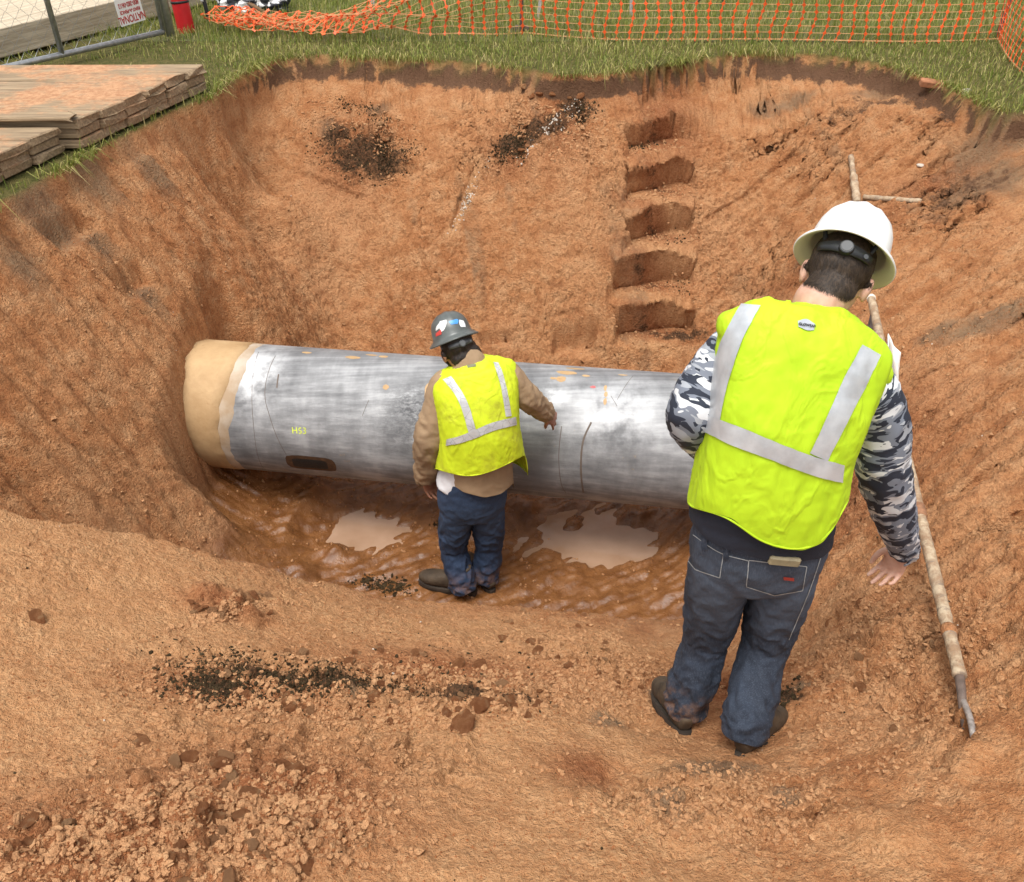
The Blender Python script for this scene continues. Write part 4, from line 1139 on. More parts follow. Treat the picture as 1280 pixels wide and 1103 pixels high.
def hand(sol, wrist, d, palm, thumb, curl=0.35, size=1.0, spread=0.05):
    """palm, four unequal bent fingers and a thumb leaving the side of the palm"""
    d = unit(d); palm = unit(palm - (palm @ d) * d); side = np.cross(d, palm)
    if side @ thumb < 0: side = -side
    z = size
    v, f, _ = loft([wrist - d * .03 * z, wrist, wrist + d * .03 * z, wrist + d * .065 * z, wrist + d * .095 * z, wrist + d * .104 * z], [.026 * z, .027 * z, .036 * z, .041 * z, .040 * z, .034 * z],
                   [.020 * z, .018 * z, .016 * z, .014 * z, .011 * z, .006 * z], side, 18, 20)
    sol.add(v, f)
    for k, (o, L, r) in enumerate(((.030, .074, .0088), (.0095, .083, .0090), (-.0115, .077, .0086), (-.0315, .060, .0076))):
        p = wrist + d * (.090 - .006 * abs(k - 1)) * z + side * o * z
        a = curl * (1 + 0.18 * k); dd = unit(d + side * (o / .03) * spread); pts = [p - dd * .015 * z, p]; ang = 0.25 * a
        for seg, fr in enumerate((.45, .31, .24)):
            ang += a * (0.9 if seg else 0.7); q = dd * math.cos(ang) + palm * math.sin(ang); pts.append(pts[-1] + q * L * fr * z)
        sol.tube(pts, [r * 1.05 * z, r * 1.05 * z, r * z, r * .93 * z, r * .78 * z], 10, 14)
    p = wrist + d * .022 * z + side * .026 * z
    t1 = unit(d * .75 + side * .65 + palm * .35); t2 = unit(d * .95 + side * .25 + palm * .45); t3 = unit(d + palm * .45)
    sol.tube([p - t1 * .01 * z, p + t1 * .035 * z, p + t1 * .035 * z + t2 * .03 * z, p + t1 * .035 * z + t2 * .03 * z + t3 * .024 * z], [.014 * z, .0115 * z, .010 * z, .008 * z], 10, 12)

def head(sol, c, up, fwd, s=1.0):
    up = unit(up); fwd = unit(fwd - (fwd @ up) * up); rt = np.cross(fwd, up); A = [rt, fwd, up]
    E = lambda dx, dy, dz, r: sol.add(*ellipsoid(c + s * (rt * dx + fwd * dy + up * dz), A, [k * s for k in r]))
    E(0, -.008, .022, (.076, .096, .092)); E(0, .018, -.030, (.064, .075, .078)); E(0, .040, -.075, (.046, .045, .036))
    E(0, .100, -.018, (.012, .020, .024)); E(0, .092, -.058, (.024, .012, .010)); E(0, .078, .022, (.058, .018, .016)); E(0, -.03, -.055, (.058, .058, .055))
    for q in (-1, 1):
        E(q * .077, -.004, -.020, (.010, .021, .032)); E(q * .083, -.012, -.014, (.007, .016, .025)); E(q * .035, .072, -.035, (.025, .02, .025))
    return rt, fwd, up

def boots(parent, heel, toe_dir, up, mat, smat, L=0.30):
    d = unit(toe_dir); up = unit(up - (up @ d) * d); sd = np.cross(d, up)
    sol = Solid()
    xs_ = [-.02, .02, .07, .12, .17, .21, .25, .285, .30]; w = [.022, .036, .038, .040, .046, .050, .048, .034, .012]; h = [.03, .050, .054, .052, .046, .040, .034, .026, .012]
    v, f, _ = loft([heel + d * x * L / .30 + up * (hh + .018) for x, hh in zip(xs_, h)], w, h, sd, 24, 36, 2.4); sol.add(v, f)
    a = heel + d * .055
    v, f, _ = loft([a + up * .05, a + up * .10, a + up * .16, a + up * .20], [.040, .042, .046, .048], [.050, .052, .054, .055], sd, 20, 16); sol.add(v, f)
    me = sol.remesh(0.0065, 5); P = verts(me); P = crumple(P, normals(me), .0035, 26, 5); set_verts(me, P)
    o = link("boot", shade(me, mat), parent)
    n = 28; prof = []
    for k in range(n):
        t = 2 * math.pi * k / n; x = .14 - math.cos(t) * .168; ww = (.036 + .018 * max(0, min(1, (x - .05) / .15))) * abs(math.sin(t)) ** .55
        prof.append((x * L / .30, ww * (1 if math.sin(t) > 0 else -1)))
    V = [heel + d * x + sd * y * q + up * z for z, q in ((-.006, .97), (.012, 1.04), (.026, 1.0)) for x, y in prof]
    F = [(r * n + k, r * n + (k + 1) % n, (r + 1) * n + (k + 1) % n, (r + 1) * n + k) for r in range(2) for k in range(n)] + [tuple(range(n - 1, -1, -1)), tuple(range(2 * n, 3 * n))]
    me = mesh_from("sole", V, F, False, [smat])
    bm = bmesh.new(); bm.from_mesh(me); bmesh.ops.recalc_face_normals(bm, faces=bm.faces); bm.to_mesh(me); bm.free()
    s_ = link("sole", me, o)
    return o

def hard_hat(parent, c, up, fwd, size, shell, under, dark, dark2, knob=True, ridge=True):
    up = unit(up); fwd = unit(fwd - (fwd @ up) * up); rt = np.cross(fwd, up)
    def W(x, y, z): return c + size * (rt * x + fwd * y + up * z)
    prof = [(.163, -.018), (.166, -.014), (.163, -.010), (.146, -.001), (.132, .006), (.127, .018), (.125, .045), (.119, .075), (.106, .103), (.084, .124), (.055, .138), (.028, .144), (.0, .146)]
    inner = [(.160, -.019), (.143, -.008), (.128, -.001), (.121, .010), (.119, .045), (.112, .073), (.099, .098), (.076, .118), (.05, .130), (.0, .138)]
    n = 72
    def surf(pr, out):
        V = []
        for (r, z) in pr:
            for k in range(n):
                a = 2 * math.pi * k / n; x, y = r * math.sin(a) * .90, r * math.cos(a)
                if r > .13 and y > 0: y += (r - .13) * .35 * math.cos(a)
                zz = z + (.010 * (r - .127) / .036 * -1 * math.sin(a) ** 2 if r > .127 else 0)
                if ridge and out and r < .128 and z > .03:
                    e = math.exp(-(x / .016) ** 2) * .0055 + (math.exp(-((abs(x) - .045) / .010) ** 2)) * .0035
                    zz += e * min(1, (.128 - r) / .05 + .15); y *= 1 + e * .5
                V.append(W(x, y, zz))
        F = []
        for i in range(len(pr) - 1):
            for k in range(n):
                q = (i * n + k, i * n + (k + 1) % n, (i + 1) * n + (k + 1) % n, (i + 1) * n + k); F.append(q if out else q[::-1])
        return V, F
    v, f = surf(prof, True)
    o = link("hard_hat", mesh_from("hard_hat", v, f, True, [shell]), parent)
    v, f = surf(inner, False); v += [W(prof[0][0] * math.sin(2 * math.pi * k / n) * .9, prof[0][0] * math.cos(2 * math.pi * k / n) + max(0, math.cos(2 * math.pi * k / n)) * (prof[0][0] - .13) * .35 * math.cos(2 * math.pi * k / n), prof[0][1] + (.010 * (prof[0][0] - .127) / .036 * -1 * math.sin(2 * math.pi * k / n) ** 2)) for k in range(n)]
    m0 = len(inner) * n; f += [(k, (k + 1) % n, m0 + (k + 1) % n, m0 + k) for k in range(n)]
    link("inner_shell", mesh_from("inner_shell", v, f, True, [under]), o)
    # headband, suspension straps, ratchet
    m = MB(); nb = 48; V = []
    for q, rr in ((0, 1.0), (1, 1.045)):
        for k in range(nb):
            a = 2 * math.pi * k / nb
            for z in (-.052, -.022): V.append(W(.086 * rr * math.sin(a), .104 * rr * math.cos(a) - .004, z - .012 * (1 - math.cos(a)) / 2))
    for k in range(nb):
        a, b_ = 2 * k, 2 * ((k + 1) % nb); h_ = 2 * nb
        m.add([V[a], V[b_], V[b_ + 1], V[a + 1], V[a + h_], V[b_ + h_], V[b_ + h_ + 1], V[a + h_ + 1]], [(3, 2, 1, 0), (4, 5, 6, 7), (0, 1, 5, 4), (2, 3, 7, 6)])
    m.build("headband", dark, o, True)
    for a in (0.75, 2.4, 3.9, 5.5):
        m = MB(); m.tube([W(.088 * math.sin(a), .106 * math.cos(a), -.03), W(.112 * math.sin(a), .122 * math.cos(a), .012)], .007 * size, 6); m.build("strap", dark, o)
    m = MB()
    V = []
    for k in range(13):
        a = math.pi + (k - 6) * 0.13; hh = .017 - .005 * abs(k - 6) / 6
        for z, q in ((-.052 - hh, 1.0), (-.052 + hh, 1.0)): V.append(W(.104 * math.sin(a), .128 * math.cos(a) - .004, z))
    m.add(V, [(2 * k, 2 * k + 2, 2 * k + 3, 2 * k + 1) for k in range(12)])
    ob = m.build("rear_bracket", dark, o, True); md = ob.modifiers.new("t", 'SOLIDIFY'); md.thickness = .008 * size; md.offset = 0
    m = MB(); kc = np.array([.0, -.132, -.052])
    m.tube([W(*(kc + [0, .004, 0])), W(*(kc + [0, -.006, 0])), W(*(kc + [0, -.013, 0])), W(*(kc + [0, -.0145, 0]))], [.0215 * size, .0215 * size, .020 * size, .017 * size], 28); m.build("ratchet_knob", dark, o, False)
    m = MB(); m.tube([W(*(kc + [0, -.0135, 0])), W(*(kc + [0, -.0158, 0]))], [.0155 * size, .0145 * size], 24); m.build("knob_cap", dark2, o, False)
    m = MB(); m.tube([W(.054, -.113, -.053), W(.057, -.121, -.053)], .007 * size, 14); m.build("rivet", dark2, o, False)
    return o, W

def hair_shell(parent, bvh, c, rt, fwd, up, low, mat, name="hair", a0=-100, a1=100, top=.07, thick=.0065, strands=2600, seed=3, s=1.0):
    na, nz = 44, 24; V = []
    for i in range(na + 1):
        a = math.radians(a0 + (a1 - a0) * i / na); d = -fwd * math.cos(a) + rt * math.sin(a)
        z0 = np.interp(math.degrees(a), *zip(*low))
        for j in range(nz + 1):
            t = j / nz; z = (z0 + (top - z0) * t) * s
            o = c + up * z; h = bvh.ray_cast(Vector(o + d * .2), Vector(-d), .2)
            p = np.array(h[0]) if h[0] is not None else o + d * .05
            e = min(1, t * 5, (min(i, na - i) / na) * 10)
            V.append(p + d * (thick * e + .0005 * (0 if e < 1 else 1)) + d * .002 * float(noise3(np.array([a * 6, z * 60, seed]), seed)) * e)
    n = nz + 1
    F = [(i * n + j, (i + 1) * n + j, (i + 1) * n + j + 1, i * n + j + 1) for i in range(na) for j in range(nz)]
    VA = np.array(V); r = np.random.default_rng(seed)
    SV, SF = list(V), list(F)
    for _ in range(strands):      # short strands lying down the shell, loose at the nape
        i = r.uniform(0.5, na - .5); j = r.uniform(0, nz - 2) if r.random() < .6 else r.uniform(0, 3)
        i0, j0 = int(i), int(j); p = VA[i0 * n + j0] * (1 - (i - i0)) + VA[(i0 + 1) * n + j0] * (i - i0)
        q = VA[i0 * n + min(j0 + 3, nz)]; dn = unit(p - q); out = unit(p - c - up * ((p - c) @ up)); sdv = unit(np.cross(dn, out))
        L = r.uniform(.010, .022); w = .0009; dn = unit(dn + sdv * r.normal(0, .22) + out * r.uniform(-.05, .14)); b0 = len(SV); p = p + out * r.uniform(.0002, .0016)
        SV += [p - sdv * w - dn * L * .5, p + sdv * w - dn * L * .5, p + dn * L * .6]; SF.append((b0, b0 + 1, b0 + 2))
    return link(name, mesh_from(name, SV, SF, True, [mat]), parent)

def surf_patch(name, parent, bvh, left, right, mat, lift=.003, nu=28, nv=5, thick=0.0, label=None):
    """band of cloth lying on a garment: both edges are given as photo positions and dropped onto the garment's surface"""
    Lc, Rc = catmull(left, nu), catmull(right, nu); V = []
    o = Vector((0, 0, CAM_Z)); last = None
    for i in range(nu):
        for j in range(nv):
            q = Lc[i] * (1 - j / (nv - 1)) + Rc[i] * j / (nv - 1); d = Vector(ray(*q)).normalized()
            h = bvh.ray_cast(o, d, 12)
            if h[0] is None:
                h2 = bvh.find_nearest(Vector(last) if last is not None else o + d * 2.3); p = np.array(h2[0]) + np.array(h2[1]) * lift
            else:
                nn = h[1] if h[1].dot(d) < 0 else -h[1]; p = np.array(h[0]) + np.array(nn) * lift
            last = p; V.append(p)
    F = [(i * nv + j, i * nv + j + 1, (i + 1) * nv + j + 1, (i + 1) * nv + j) for i in range(nu - 1) for j in range(nv - 1)]
    ob = link(name, mesh_from(name, V, F, True, [mat]), parent)
    bm = bmesh.new(); bm.from_mesh(ob.data); bmesh.ops.recalc_face_normals(bm, faces=bm.faces)
    bm.faces.ensure_lookup_table()
    f0 = bm.faces[len(bm.faces) // 2]
    if f0.normal.dot(Vector((0, 0, CAM_Z)) - f0.calc_center_median()) < 0: bmesh.ops.reverse_faces(bm, faces=bm.faces)
    bm.to_mesh(ob.data); bm.free()
    if label: ob["label"] = label
    return ob
def wrap_band(name, parent, bvh, axis_pts, z_of, half, angles, side, fwd, mat, lift=.003):
    """reflective band continuing round the body, found by casting in towards the spine"""
    V = []; nv = 5
    for a in angles:
        c, z = axis_pts(a); d = side * math.sin(a) - fwd * math.cos(a)
        for j in range(nv):
            o = c + np.array([0, 0, z_of(a) + half * (2 * j / (nv - 1) - 1)]); h = bvh.ray_cast(Vector(o + d * .6), Vector(-d), .6)
            p = np.array(h[0]) if h[0] is not None else o + d * .15
            V.append(p + d * lift)
    n = len(angles)
    F = [(i * nv + j, i * nv + j + 1, (i + 1) * nv + j + 1, (i + 1) * nv + j) for i in range(n - 1) for j in range(nv - 1)]
    return link(name, mesh_from(name, V, F, True, [mat]), parent)

# ---- cloth and skin materials
def fabric(name, a, c, scale=9, weave=900, rough=0.85, bump=.0012, sheen=0.0):
    b = NB(name); V = b.coord("Object")
    col = b.mix(b.rng(b.noise(scale, 5, 0.6, V), 0.32, 0.68), a, c)
    b.set(Base_Color=col, Roughness=rough, Normal=b.bump(b.math('ADD', b.noise(weave, 2, 0.5, V), b.math('MULTIPLY', b.noise(55, 4, 0.6, V), 2.0)), 0.5, bump))
    if sheen: b.set(Sheen_Weight=sheen)
    return b
def denim(name, a, c, fade):
    b = NB(name); V = b.coord("Object")
    tw = b.noise(1, 2, 0.6, b.coord("Object", (420, 420, 60))); k = b.noise(6, 5, 0.65, V)
    col = b.mix(b.rng(k, 0.35, 0.7), a, c); col = b.mix(b.math('MULTIPLY', b.rng(tw, 0.45, 0.75), 0.5), col, fade)
    col = b.mix(b.math('MULTIPLY', b.attr("fade"), 0.6), col, fade)
    col = b.mix(b.math('MULTIPLY', b.attr("mud"), b.rng(b.noise(18, 5, 0.7, V), 0.42, 0.62)), col, (0.30, 0.15, 0.07))
    b.set(Base_Color=col, Roughness=0.85, Normal=b.bump(b.math('ADD', tw, b.math('MULTIPLY', b.noise(60, 4, 0.6, V), 1.6)), 0.5, .0016)); return b.m
M_DENIM = denim("dark_denim", (0.010, 0.015, 0.027), (0.021, 0.031, 0.052), (0.085, 0.105, 0.140))
M_DENIM2 = denim("blue_denim", (0.007, 0.016, 0.040), (0.016, 0.034, 0.078), (0.045, 0.078, 0.14))
M_STITCH = simple("stitching", (0.26, 0.27, 0.27), 0.9, 0.3, 60)
def hivis(name, a, c, dirt):
    b = fabric(name, a, c, 7, 700, 0.75, .0010)
    col = b.b.inputs["Base Color"].links[0].from_socket; V = b.coord("Object")
    fo = b.noise(1, 3, 0.55, b.coord('Object', (9, 9, 4.5), (0.3, 0.5, 0.2)), 0.6); rd = b.math('ABSOLUTE', b.math('SUBTRACT', fo, 0.5)); b.set(Normal=b.bump(b.math('ADD', b.rng(rd, 0.0, 0.09, 1.0, 0.0), b.math('MULTIPLY', b.noise(500, 1, 0.5, V), 0.08)), 0.28, 0.008))
    if dirt:
        col = b.mix(b.math('MULTIPLY', b.rng(b.noise(7, 6, 0.7, V), 0.46, 0.74), dirt), col, (0.22, 0.17, 0.03)); b.set(Base_Color=col)
    return b.m
M_VEST = hivis("hi_vis_yellow", (0.40, 0.60, 0.006), (0.46, 0.67, 0.010), 0)
M_VEST2 = hivis("worn_hi_vis_yellow", (0.50, 0.62, 0.008), (0.60, 0.72, 0.014), 0.55)
def reflective(name, a, c, crack):
    b = NB(name); V = b.coord("Object")
    col = b.mix(b.rng(b.noise(14, 5, 0.6, V), 0.35, 0.65), a, c)
    if crack: col = b.mix(b.math('MULTIPLY', b.rng(b.voro(26, V, 'DISTANCE_TO_EDGE'), 0.05, 0.0), crack), col, (0.14, 0.14, 0.13))
    b.set(Base_Color=col, Roughness=0.42, Metallic=0.35, Normal=b.bump(b.noise(1300, 2, 0.5, V), 0.25, .0006)); return b.m
M_REFL = reflective("reflective_tape", (0.46, 0.485, 0.51), (0.58, 0.605, 0.63), 0)
M_REFL2 = reflective("cracked_reflective_tape", (0.50, 0.51, 0.52), (0.62, 0.63, 0.63), 0.45)
b = NB("snow_camo"); Vc = b.attr("camo", "Vector")
c = b.ramp(b.noise(1.0, 2, 0.45, Vc, 0.5), [(0.0, (0.015, 0.020, 0.035)), (0.44, (0.015, 0.020, 0.035)), (0.445, (0.17, 0.19, 0.23)), (0.55, (0.17, 0.19, 0.23)), (0.555, (0.62, 0.63, 0.64)), (1.0, (0.62, 0.63, 0.64))], 'CONSTANT')
off = b.new("ShaderNodeVectorMath", operation='ADD'); b.put(off.inputs[0], Vc); off.inputs[1].default_value = (11.3, 5.1, 7.7)
n2 = b.noise(1.25, 2, 0.45, off.outputs[0], 0.4)
c = b.mix(b.ramp(n2, [(0.0, 0.0), (0.58, 0.0), (0.585, 1.0), (1.0, 1.0)], 'CONSTANT'), c, (0.018, 0.024, 0.040))
c = b.mix(b.ramp(n2, [(0.0, 1.0), (0.36, 1.0), (0.365, 0.0), (1.0, 0.0)], 'CONSTANT'), c, (0.33, 0.35, 0.38))
b.set(Base_Color=c, Roughness=0.75, Normal=b.bump(b.noise(800, 2, 0.5, b.coord("Object")), 0.3, .0008))
M_CAMO = b.m
M_NAVY = fabric("navy_cotton", (0.006, 0.008, 0.016), (0.010, 0.013, 0.024)).m
M_TAN_SHIRT = fabric("tan_work_shirt", (0.25, 0.165, 0.092), (0.33, 0.225, 0.13), 6).m
M_TEE = fabric("white_cotton", (0.62, 0.62, 0.64), (0.72, 0.72, 0.74)).m
def skin(name, a, c):
    b = NB(name); V = b.coord("Object")
    b.set(Base_Color=b.mix(b.rng(b.noise(22, 5, 0.6, V), 0.3, 0.7), a, c), Roughness=0.58, Subsurface_Weight=0.12, Subsurface_Radius=(0.02, 0.008, 0.004), Normal=b.bump(b.noise(220, 3, 0.6, V), 0.3, .0012))
    return b.m
M_SKIN = skin("pale_skin", (0.50, 0.27, 0.19), (0.60, 0.36, 0.265)); M_SKIN2 = skin("tanned_skin", (0.27, 0.115, 0.065), (0.36, 0.165, 0.098))
def hairmat(name, a, c):
    b = NB(name); b.set(Base_Color=b.mix(b.rng(b.noise(1, 3, 0.6, b.coord("Object", (160, 160, 18))), 0.35, 0.65), a, c), Roughness=0.5, Specular_IOR_Level=0.35,
                        Normal=b.bump(b.noise(1, 3, 0.6, b.coord("Object", (420, 420, 30))), 0.7, .002)); return b.m
M_HAIR = hairmat("brown_hair", (0.020, 0.012, 0.007), (0.055, 0.034, 0.020)); M_HAIR2 = hairmat("dark_hair", (0.010, 0.007, 0.005), (0.028, 0.018, 0.012))
M_EYE = simple("eye_white", (0.7, 0.68, 0.64), 0.2, 0.03)
M_BOOT = simple("muddy_leather", (0.055, 0.036, 0.020), 0.75, 0.55, 14, 0.004); M_SOLE = simple("boot_sole", (0.035, 0.024, 0.016), 0.9, 0.5, 20, 0.004)
M_HATW = simple("white_hat_shell", (0.80, 0.80, 0.785), 0.28, 0.02, 6); M_HATU = simple("cream_hat_inside", (0.70, 0.67, 0.50), 0.4, 0.03, 8)
M_DARKP = simple("black_hat_plastic", (0.012, 0.013, 0.014), 0.45, 0.2, 30); M_DARKP2 = simple("charcoal_cap", (0.05, 0.053, 0.056), 0.5, 0.1, 30)
M_HATG = simple("grey_hat_shell", (0.095, 0.105, 0.10), 0.35, 0.25, 12, 0.001); M_HATGU = simple("grey_hat_inside", (0.05, 0.052, 0.052), 0.5, 0.2, 12)

def attrs(me, **kw):
    for nm, a in kw.items():
        at = me.attributes.new(nm, 'FLOAT', 'POINT'); at.data.foreach_set("value", np.clip(a, 0, 1).astype(np.float32))
def eyes(parent, c, rt, fwd, up, s=1.0):
    for q in (-1, 1):
        v, f = ellipsoid(c + s * (rt * q * .032 + fwd * .083 - up * .004), [rt, fwd, up], [.012 * s] * 3, 8); link("eye", mesh_from("eye", v, f, True, [M_EYE]), parent)
def bvh_of(me): return BVHTree.FromPolygons([v.co for v in me.vertices], [tuple(p.vertices) for p in me.polygons])
def cut_bottom(me, keep):
    """open a garment's hem by removing vertices where keep(P) is False"""
    bm = bmesh.new(); bm.from_mesh(me); P = np.array([v.co[:] for v in bm.verts]); k = keep(P)
    bmesh.ops.delete(bm, geom=[v for v, q in zip(bm.verts, k) if not q], context='VERTS')
    for _ in range(10):
        bv_ = [v for v in bm.verts if v.is_boundary]; new = []
        for v in bv_:
            nb = [e.other_vert(v) for e in v.link_edges if e.is_boundary]
            new.append((v, (v.co * 2 + sum((q.co for q in nb), Vector())) / (2 + len(nb))))
        for v, c_ in new: v.co = c_
    bm.to_mesh(me); bm.free()
def hem_tube(name, parent, me, r, mat, sel=None):
    bm = bmesh.new(); bm.from_mesh(me); m = MB(); es = [e for e in bm.edges if e.is_boundary]
    adj = {}
    for e in es:
        a, c = e.verts; adj.setdefault(a, []).append(c); adj.setdefault(c, []).append(a)
    seen = set(); loops = []
    for s in adj:
        if s in seen: continue
        loop = [s]; seen.add(s); cur = s
        while True:
            nx = [q for q in adj[cur] if q not in seen]
            if not nx: break
            cur = nx[0]; seen.add(cur); loop.append(cur)
        loops.append(np.array([v.co[:] for v in loop]))
    bm.free(); loops.sort(key=len, reverse=True)
    if loops:
        L = loops[0]; K = 9
        S = sum(np.roll(L, q, 0) for q in range(-K, K + 1)) / (2 * K + 1)
        S = S[::2]; m.tube(list(S) + [S[0]], r, 6, False); m.build(name, mat, parent, True)

# ================================================================== the near worker
feetL, feetR = hit(852, 908), hit(926, 936)
fg = tag(empty("person", (feetL + feetR) / 2), "worker in white hard hat, bright yellow vest and camouflage sleeves stepping down the slope", "person")
slope_dir = unit(np.array([0, 1.0, -0.50]))
hipL, hipR, kneeL, kneeR = PY(903, 695, 1.83), PY(986, 702, 1.83), PY(884, 795, 1.90), PY(957, 803, 1.86)
ankL = feetL + np.array([0.012, 0.055, 0.10]); ankR = feetR + np.array([0.004, 0.035, 0.10])
pel, wai, che, nek = PY(948, 668, 1.83), PY(966, 575, 1.83), PY(1000, 470, 1.87), PY(1022, 392, 1.93)
hup, hfw = unit([0.40, 0.62, 0.66]), unit([0.30, 0.72, -0.62])
hatc = PY(1058, 318, 2.06); hc = hatc - hup * 0.058
shL, shR = PY(917, 440, 1.945), PY(1090, 488, 1.96); elL, elR = PY(866, 520, 1.90), PY(1103, 580, 1.97)
wrL, wrR = PY(895, 572, 2.10), PY(1128, 688, 2.05)
SDX = unit([1, 0, -0.07])
# body
sol = Solid()
v, f, _ = loft([pel - [0, 0, .05], pel, wai, che, (che + nek) / 2 + [0, -.01, 0], nek], [.13, .16, .135, .165, .15, .07], [.09, .10, .085, .095, .08, .06], SDX, 24, 36); sol.add(v, f)
sol.tube([nek - [0, .01, .05], nek + [0, .02, .02], hc - hup * .07 - hfw * .02], [.064, .058, .056], 18)
rt, hf, hu = head(sol, hc, hup, hfw)
for s_, h_, k_, a_ in ((-1, hipL, kneeL, ankL), (1, hipR, kneeR, ankR)):
    sol.tube([h_ + [0, 0, .03], (h_ + k_) / 2, k_, (k_ + a_) / 2 - [0, .01, 0], a_], [.075, .068, .050, .048, .034], 16)
    sol.tube([a_ - [0, .02, .04], a_ + slope_dir * .10 - [0, 0, .05]], [.03, .028], 12)
for a_, e_, w_ in ((shL, elL, wrL), (shR, elR, wrR)):
    sol.tube([che * .5 + a_ * .5, a_, (a_ + e_) / 2, e_, (e_ + w_) / 2, w_], [.06, .054, .045, .038, .036, .026], 14)
hand(sol, wrR, unit([-0.10, 0.10, -1]), np.array([-0.75, -0.55, 0.1]), np.array([-0.45, 0.6, 0]), 0.42, 1.0, 0.16)
hand(sol, wrL, unit([0.35, 0.75, -0.25]), np.array([0.6, -.2, -.5]), np.array([0, 0, 1.0]), 0.7, 1.0)
me = sol.remesh(0.0048, 3); body_bvh = bvh_of(me)
link("body", shade(me, M_SKIN), fg); eyes(fg, hc, rt, hf, hu)
hair_shell(fg, body_bvh, hc, rt, hf, hu, [(-110, .01), (-76, -.012), (-60, -.050), (-40, -.078), (0, -.088), (40, -.078), (60, -.050), (76, -.012), (110, .01)], M_HAIR, a0=-76, a1=76, thick=.0045)
hat, HW = hard_hat(fg, hatc, unit(hup + hf * 0.06), hfw, 0.86, M_HATW, M_HATU, M_DARKP, M_DARKP2)
m = MB(); m.box(HW(.06, .165, .02), (.05, .012, .03)); m.build("front_clip", M_HATW, hat, bevel=.003)
# jeans
def jeans(parent, pelv, top, hips, knees, ankles, mat, wid, side, seed, dep=1.0, mudz=None):
    sol = Solid(); c0 = (hips[0] + hips[1]) / 2
    v, f, _ = loft([c0 - [0, 0, .06], c0 + [0, 0, .03], pelv + [0, 0, .05], top], [wid[0] * .86, wid[0] * 1.02, wid[0], wid[0] * .93], [wid[1] * .80, wid[1], wid[1] * .97, wid[1] * .88], side, 28, 20, 2.3); sol.add(v, f)
    for h_, k_, a_ in zip(hips, knees, ankles):
        t_ = h_ * .55 + k_ * .45; cuff = a_ - [0, 0, .065]
        v, f, _ = loft([h_ + [0, 0, .05], h_ - [0, 0, .04], t_, k_, (k_ + cuff) / 2 - [0, .012, 0], cuff + [0, -.01, .08], cuff + [0, -.012, 0]], [wid[2] * .95, wid[2] * 1.03, wid[2], wid[3], wid[3] * .97, wid[4], wid[4] * 1.03],
                       [wid[2] * 1.0, wid[2] * 1.08, wid[2] * 1.04, wid[3] * 1.08, wid[3] * 1.10, wid[4] * 1.15, wid[4] * 1.2], side, 24, 40); sol.add(v, f)
    me = sol.remesh(0.0075, 5); P, N = verts(me), normals(me)
    mid = (hips[0] + hips[1]) / 2; sx = (P - mid) @ side
    for q, (h_, k_, a_) in enumerate(zip(hips, knees, ankles)):
        S0, _, L, D0 = limb_param(P, [h_, k_, a_]); S1, _, _, D1 = limb_param(P, [hips[1 - q], knees[1 - q], ankles[1 - q]])
        m = (D0 <= D1); P2 = limb_folds(P, N, [h_ + [0, 0, .12], k_, a_], .0155, 12.0, seed + 10 * q, [(0, .35), (.25, .55), (.42, .8), (.55, 1.2), (.72, .75), (.86, 1.3), (1, 1.5)])
        P = np.where(m[:, None], P2, P)
    P = crumple(P, N, .003, 22, seed + 4); set_verts(me, P)
    fade0 = None
    for h_, k_, a_ in zip(hips, knees, ankles):
        pass
    def keepc(Q):
        k = np.ones(len(Q), bool)
        for k_, a_ in zip(knees, ankles):
            ax_ = unit(a_ - k_); ax_ = unit(ax_ * .5 + np.array([0, 0, -.5])); cf = a_ - np.array([0, 0, .045]); near = np.linalg.norm((Q - a_)[:, :2], axis=1) < .13
            k &= ~(near & ((Q - cf) @ ax_ > .0 + .004 * np.sin(Q[:, 0] * 60)))
        return k
    cut_bottom(me, keepc); P = verts(me)
    fade = np.exp(-((P[:, 2] - (pelv[2] - .16)) / .20) ** 2) * sstep(0, .05, -(P - mid)[:, 1]) * .8
    S, _, L, _ = limb_param(P, [hips[0], knees[0], ankles[0]])
    low = sstep(.16, .0, P[:, 2] - min(a[2] for a in ankles) + .02)
    attrs(me, fade=fade, mud=low * .45)
    o = link("jeans", shade(me, mat), parent); return o, bvh_of(me)
jn, jn_bvh = jeans(fg, pel, PY(962, 625, 1.835), [hipL, hipR], [kneeL, kneeR], [ankL, ankR], M_DENIM, (.184, .122, .085, .069, .060), SDX, 31)
for a_, pth in enumerate(([(936, 700), (1008, 708), (1003, 738), (968, 744), (933, 733)], [(862, 668), (905, 690), (900, 722), (870, 712), (858, 698)])):
    P0 = np.array(pth + [pth[0]], float)
    for i in range(5):
        if i == 0 and a_ == 1: continue
        e = P0[i + 1] - P0[i]; nn = np.array([-e[1], e[0]]) / np.linalg.norm(e) * .55
        surf_patch("pocket_seam", jn, jn_bvh, [P0[i] - nn, P0[i + 1] - nn], [P0[i] + nn, P0[i + 1] + nn], M_STITCH, .0025, 14, 2)
surf_patch("waist_seam", jn, jn_bvh, [(867, 668), (900, 690), (935, 700)], [(867, 669), (900, 691), (935, 701)], M_STITCH, .0025, 14, 2)
for (u, v_) in ((882, 676), (908, 688)):
    surf_patch("belt_loop", jn, jn_bvh, [(u - 3.5, v_ - 8), (u - 3.5, v_ + 10)], [(u + 3.5, v_ - 8), (u + 3.5, v_ + 10)], M_DENIM, .006, 8, 3)
surf_patch("outer_seam", jn, jn_bvh, [(1027, 690), (1010, 740), (985, 800)], [(1028.2, 690), (1011.2, 740), (986.2, 800)], M_STITCH, .002, 20, 2)
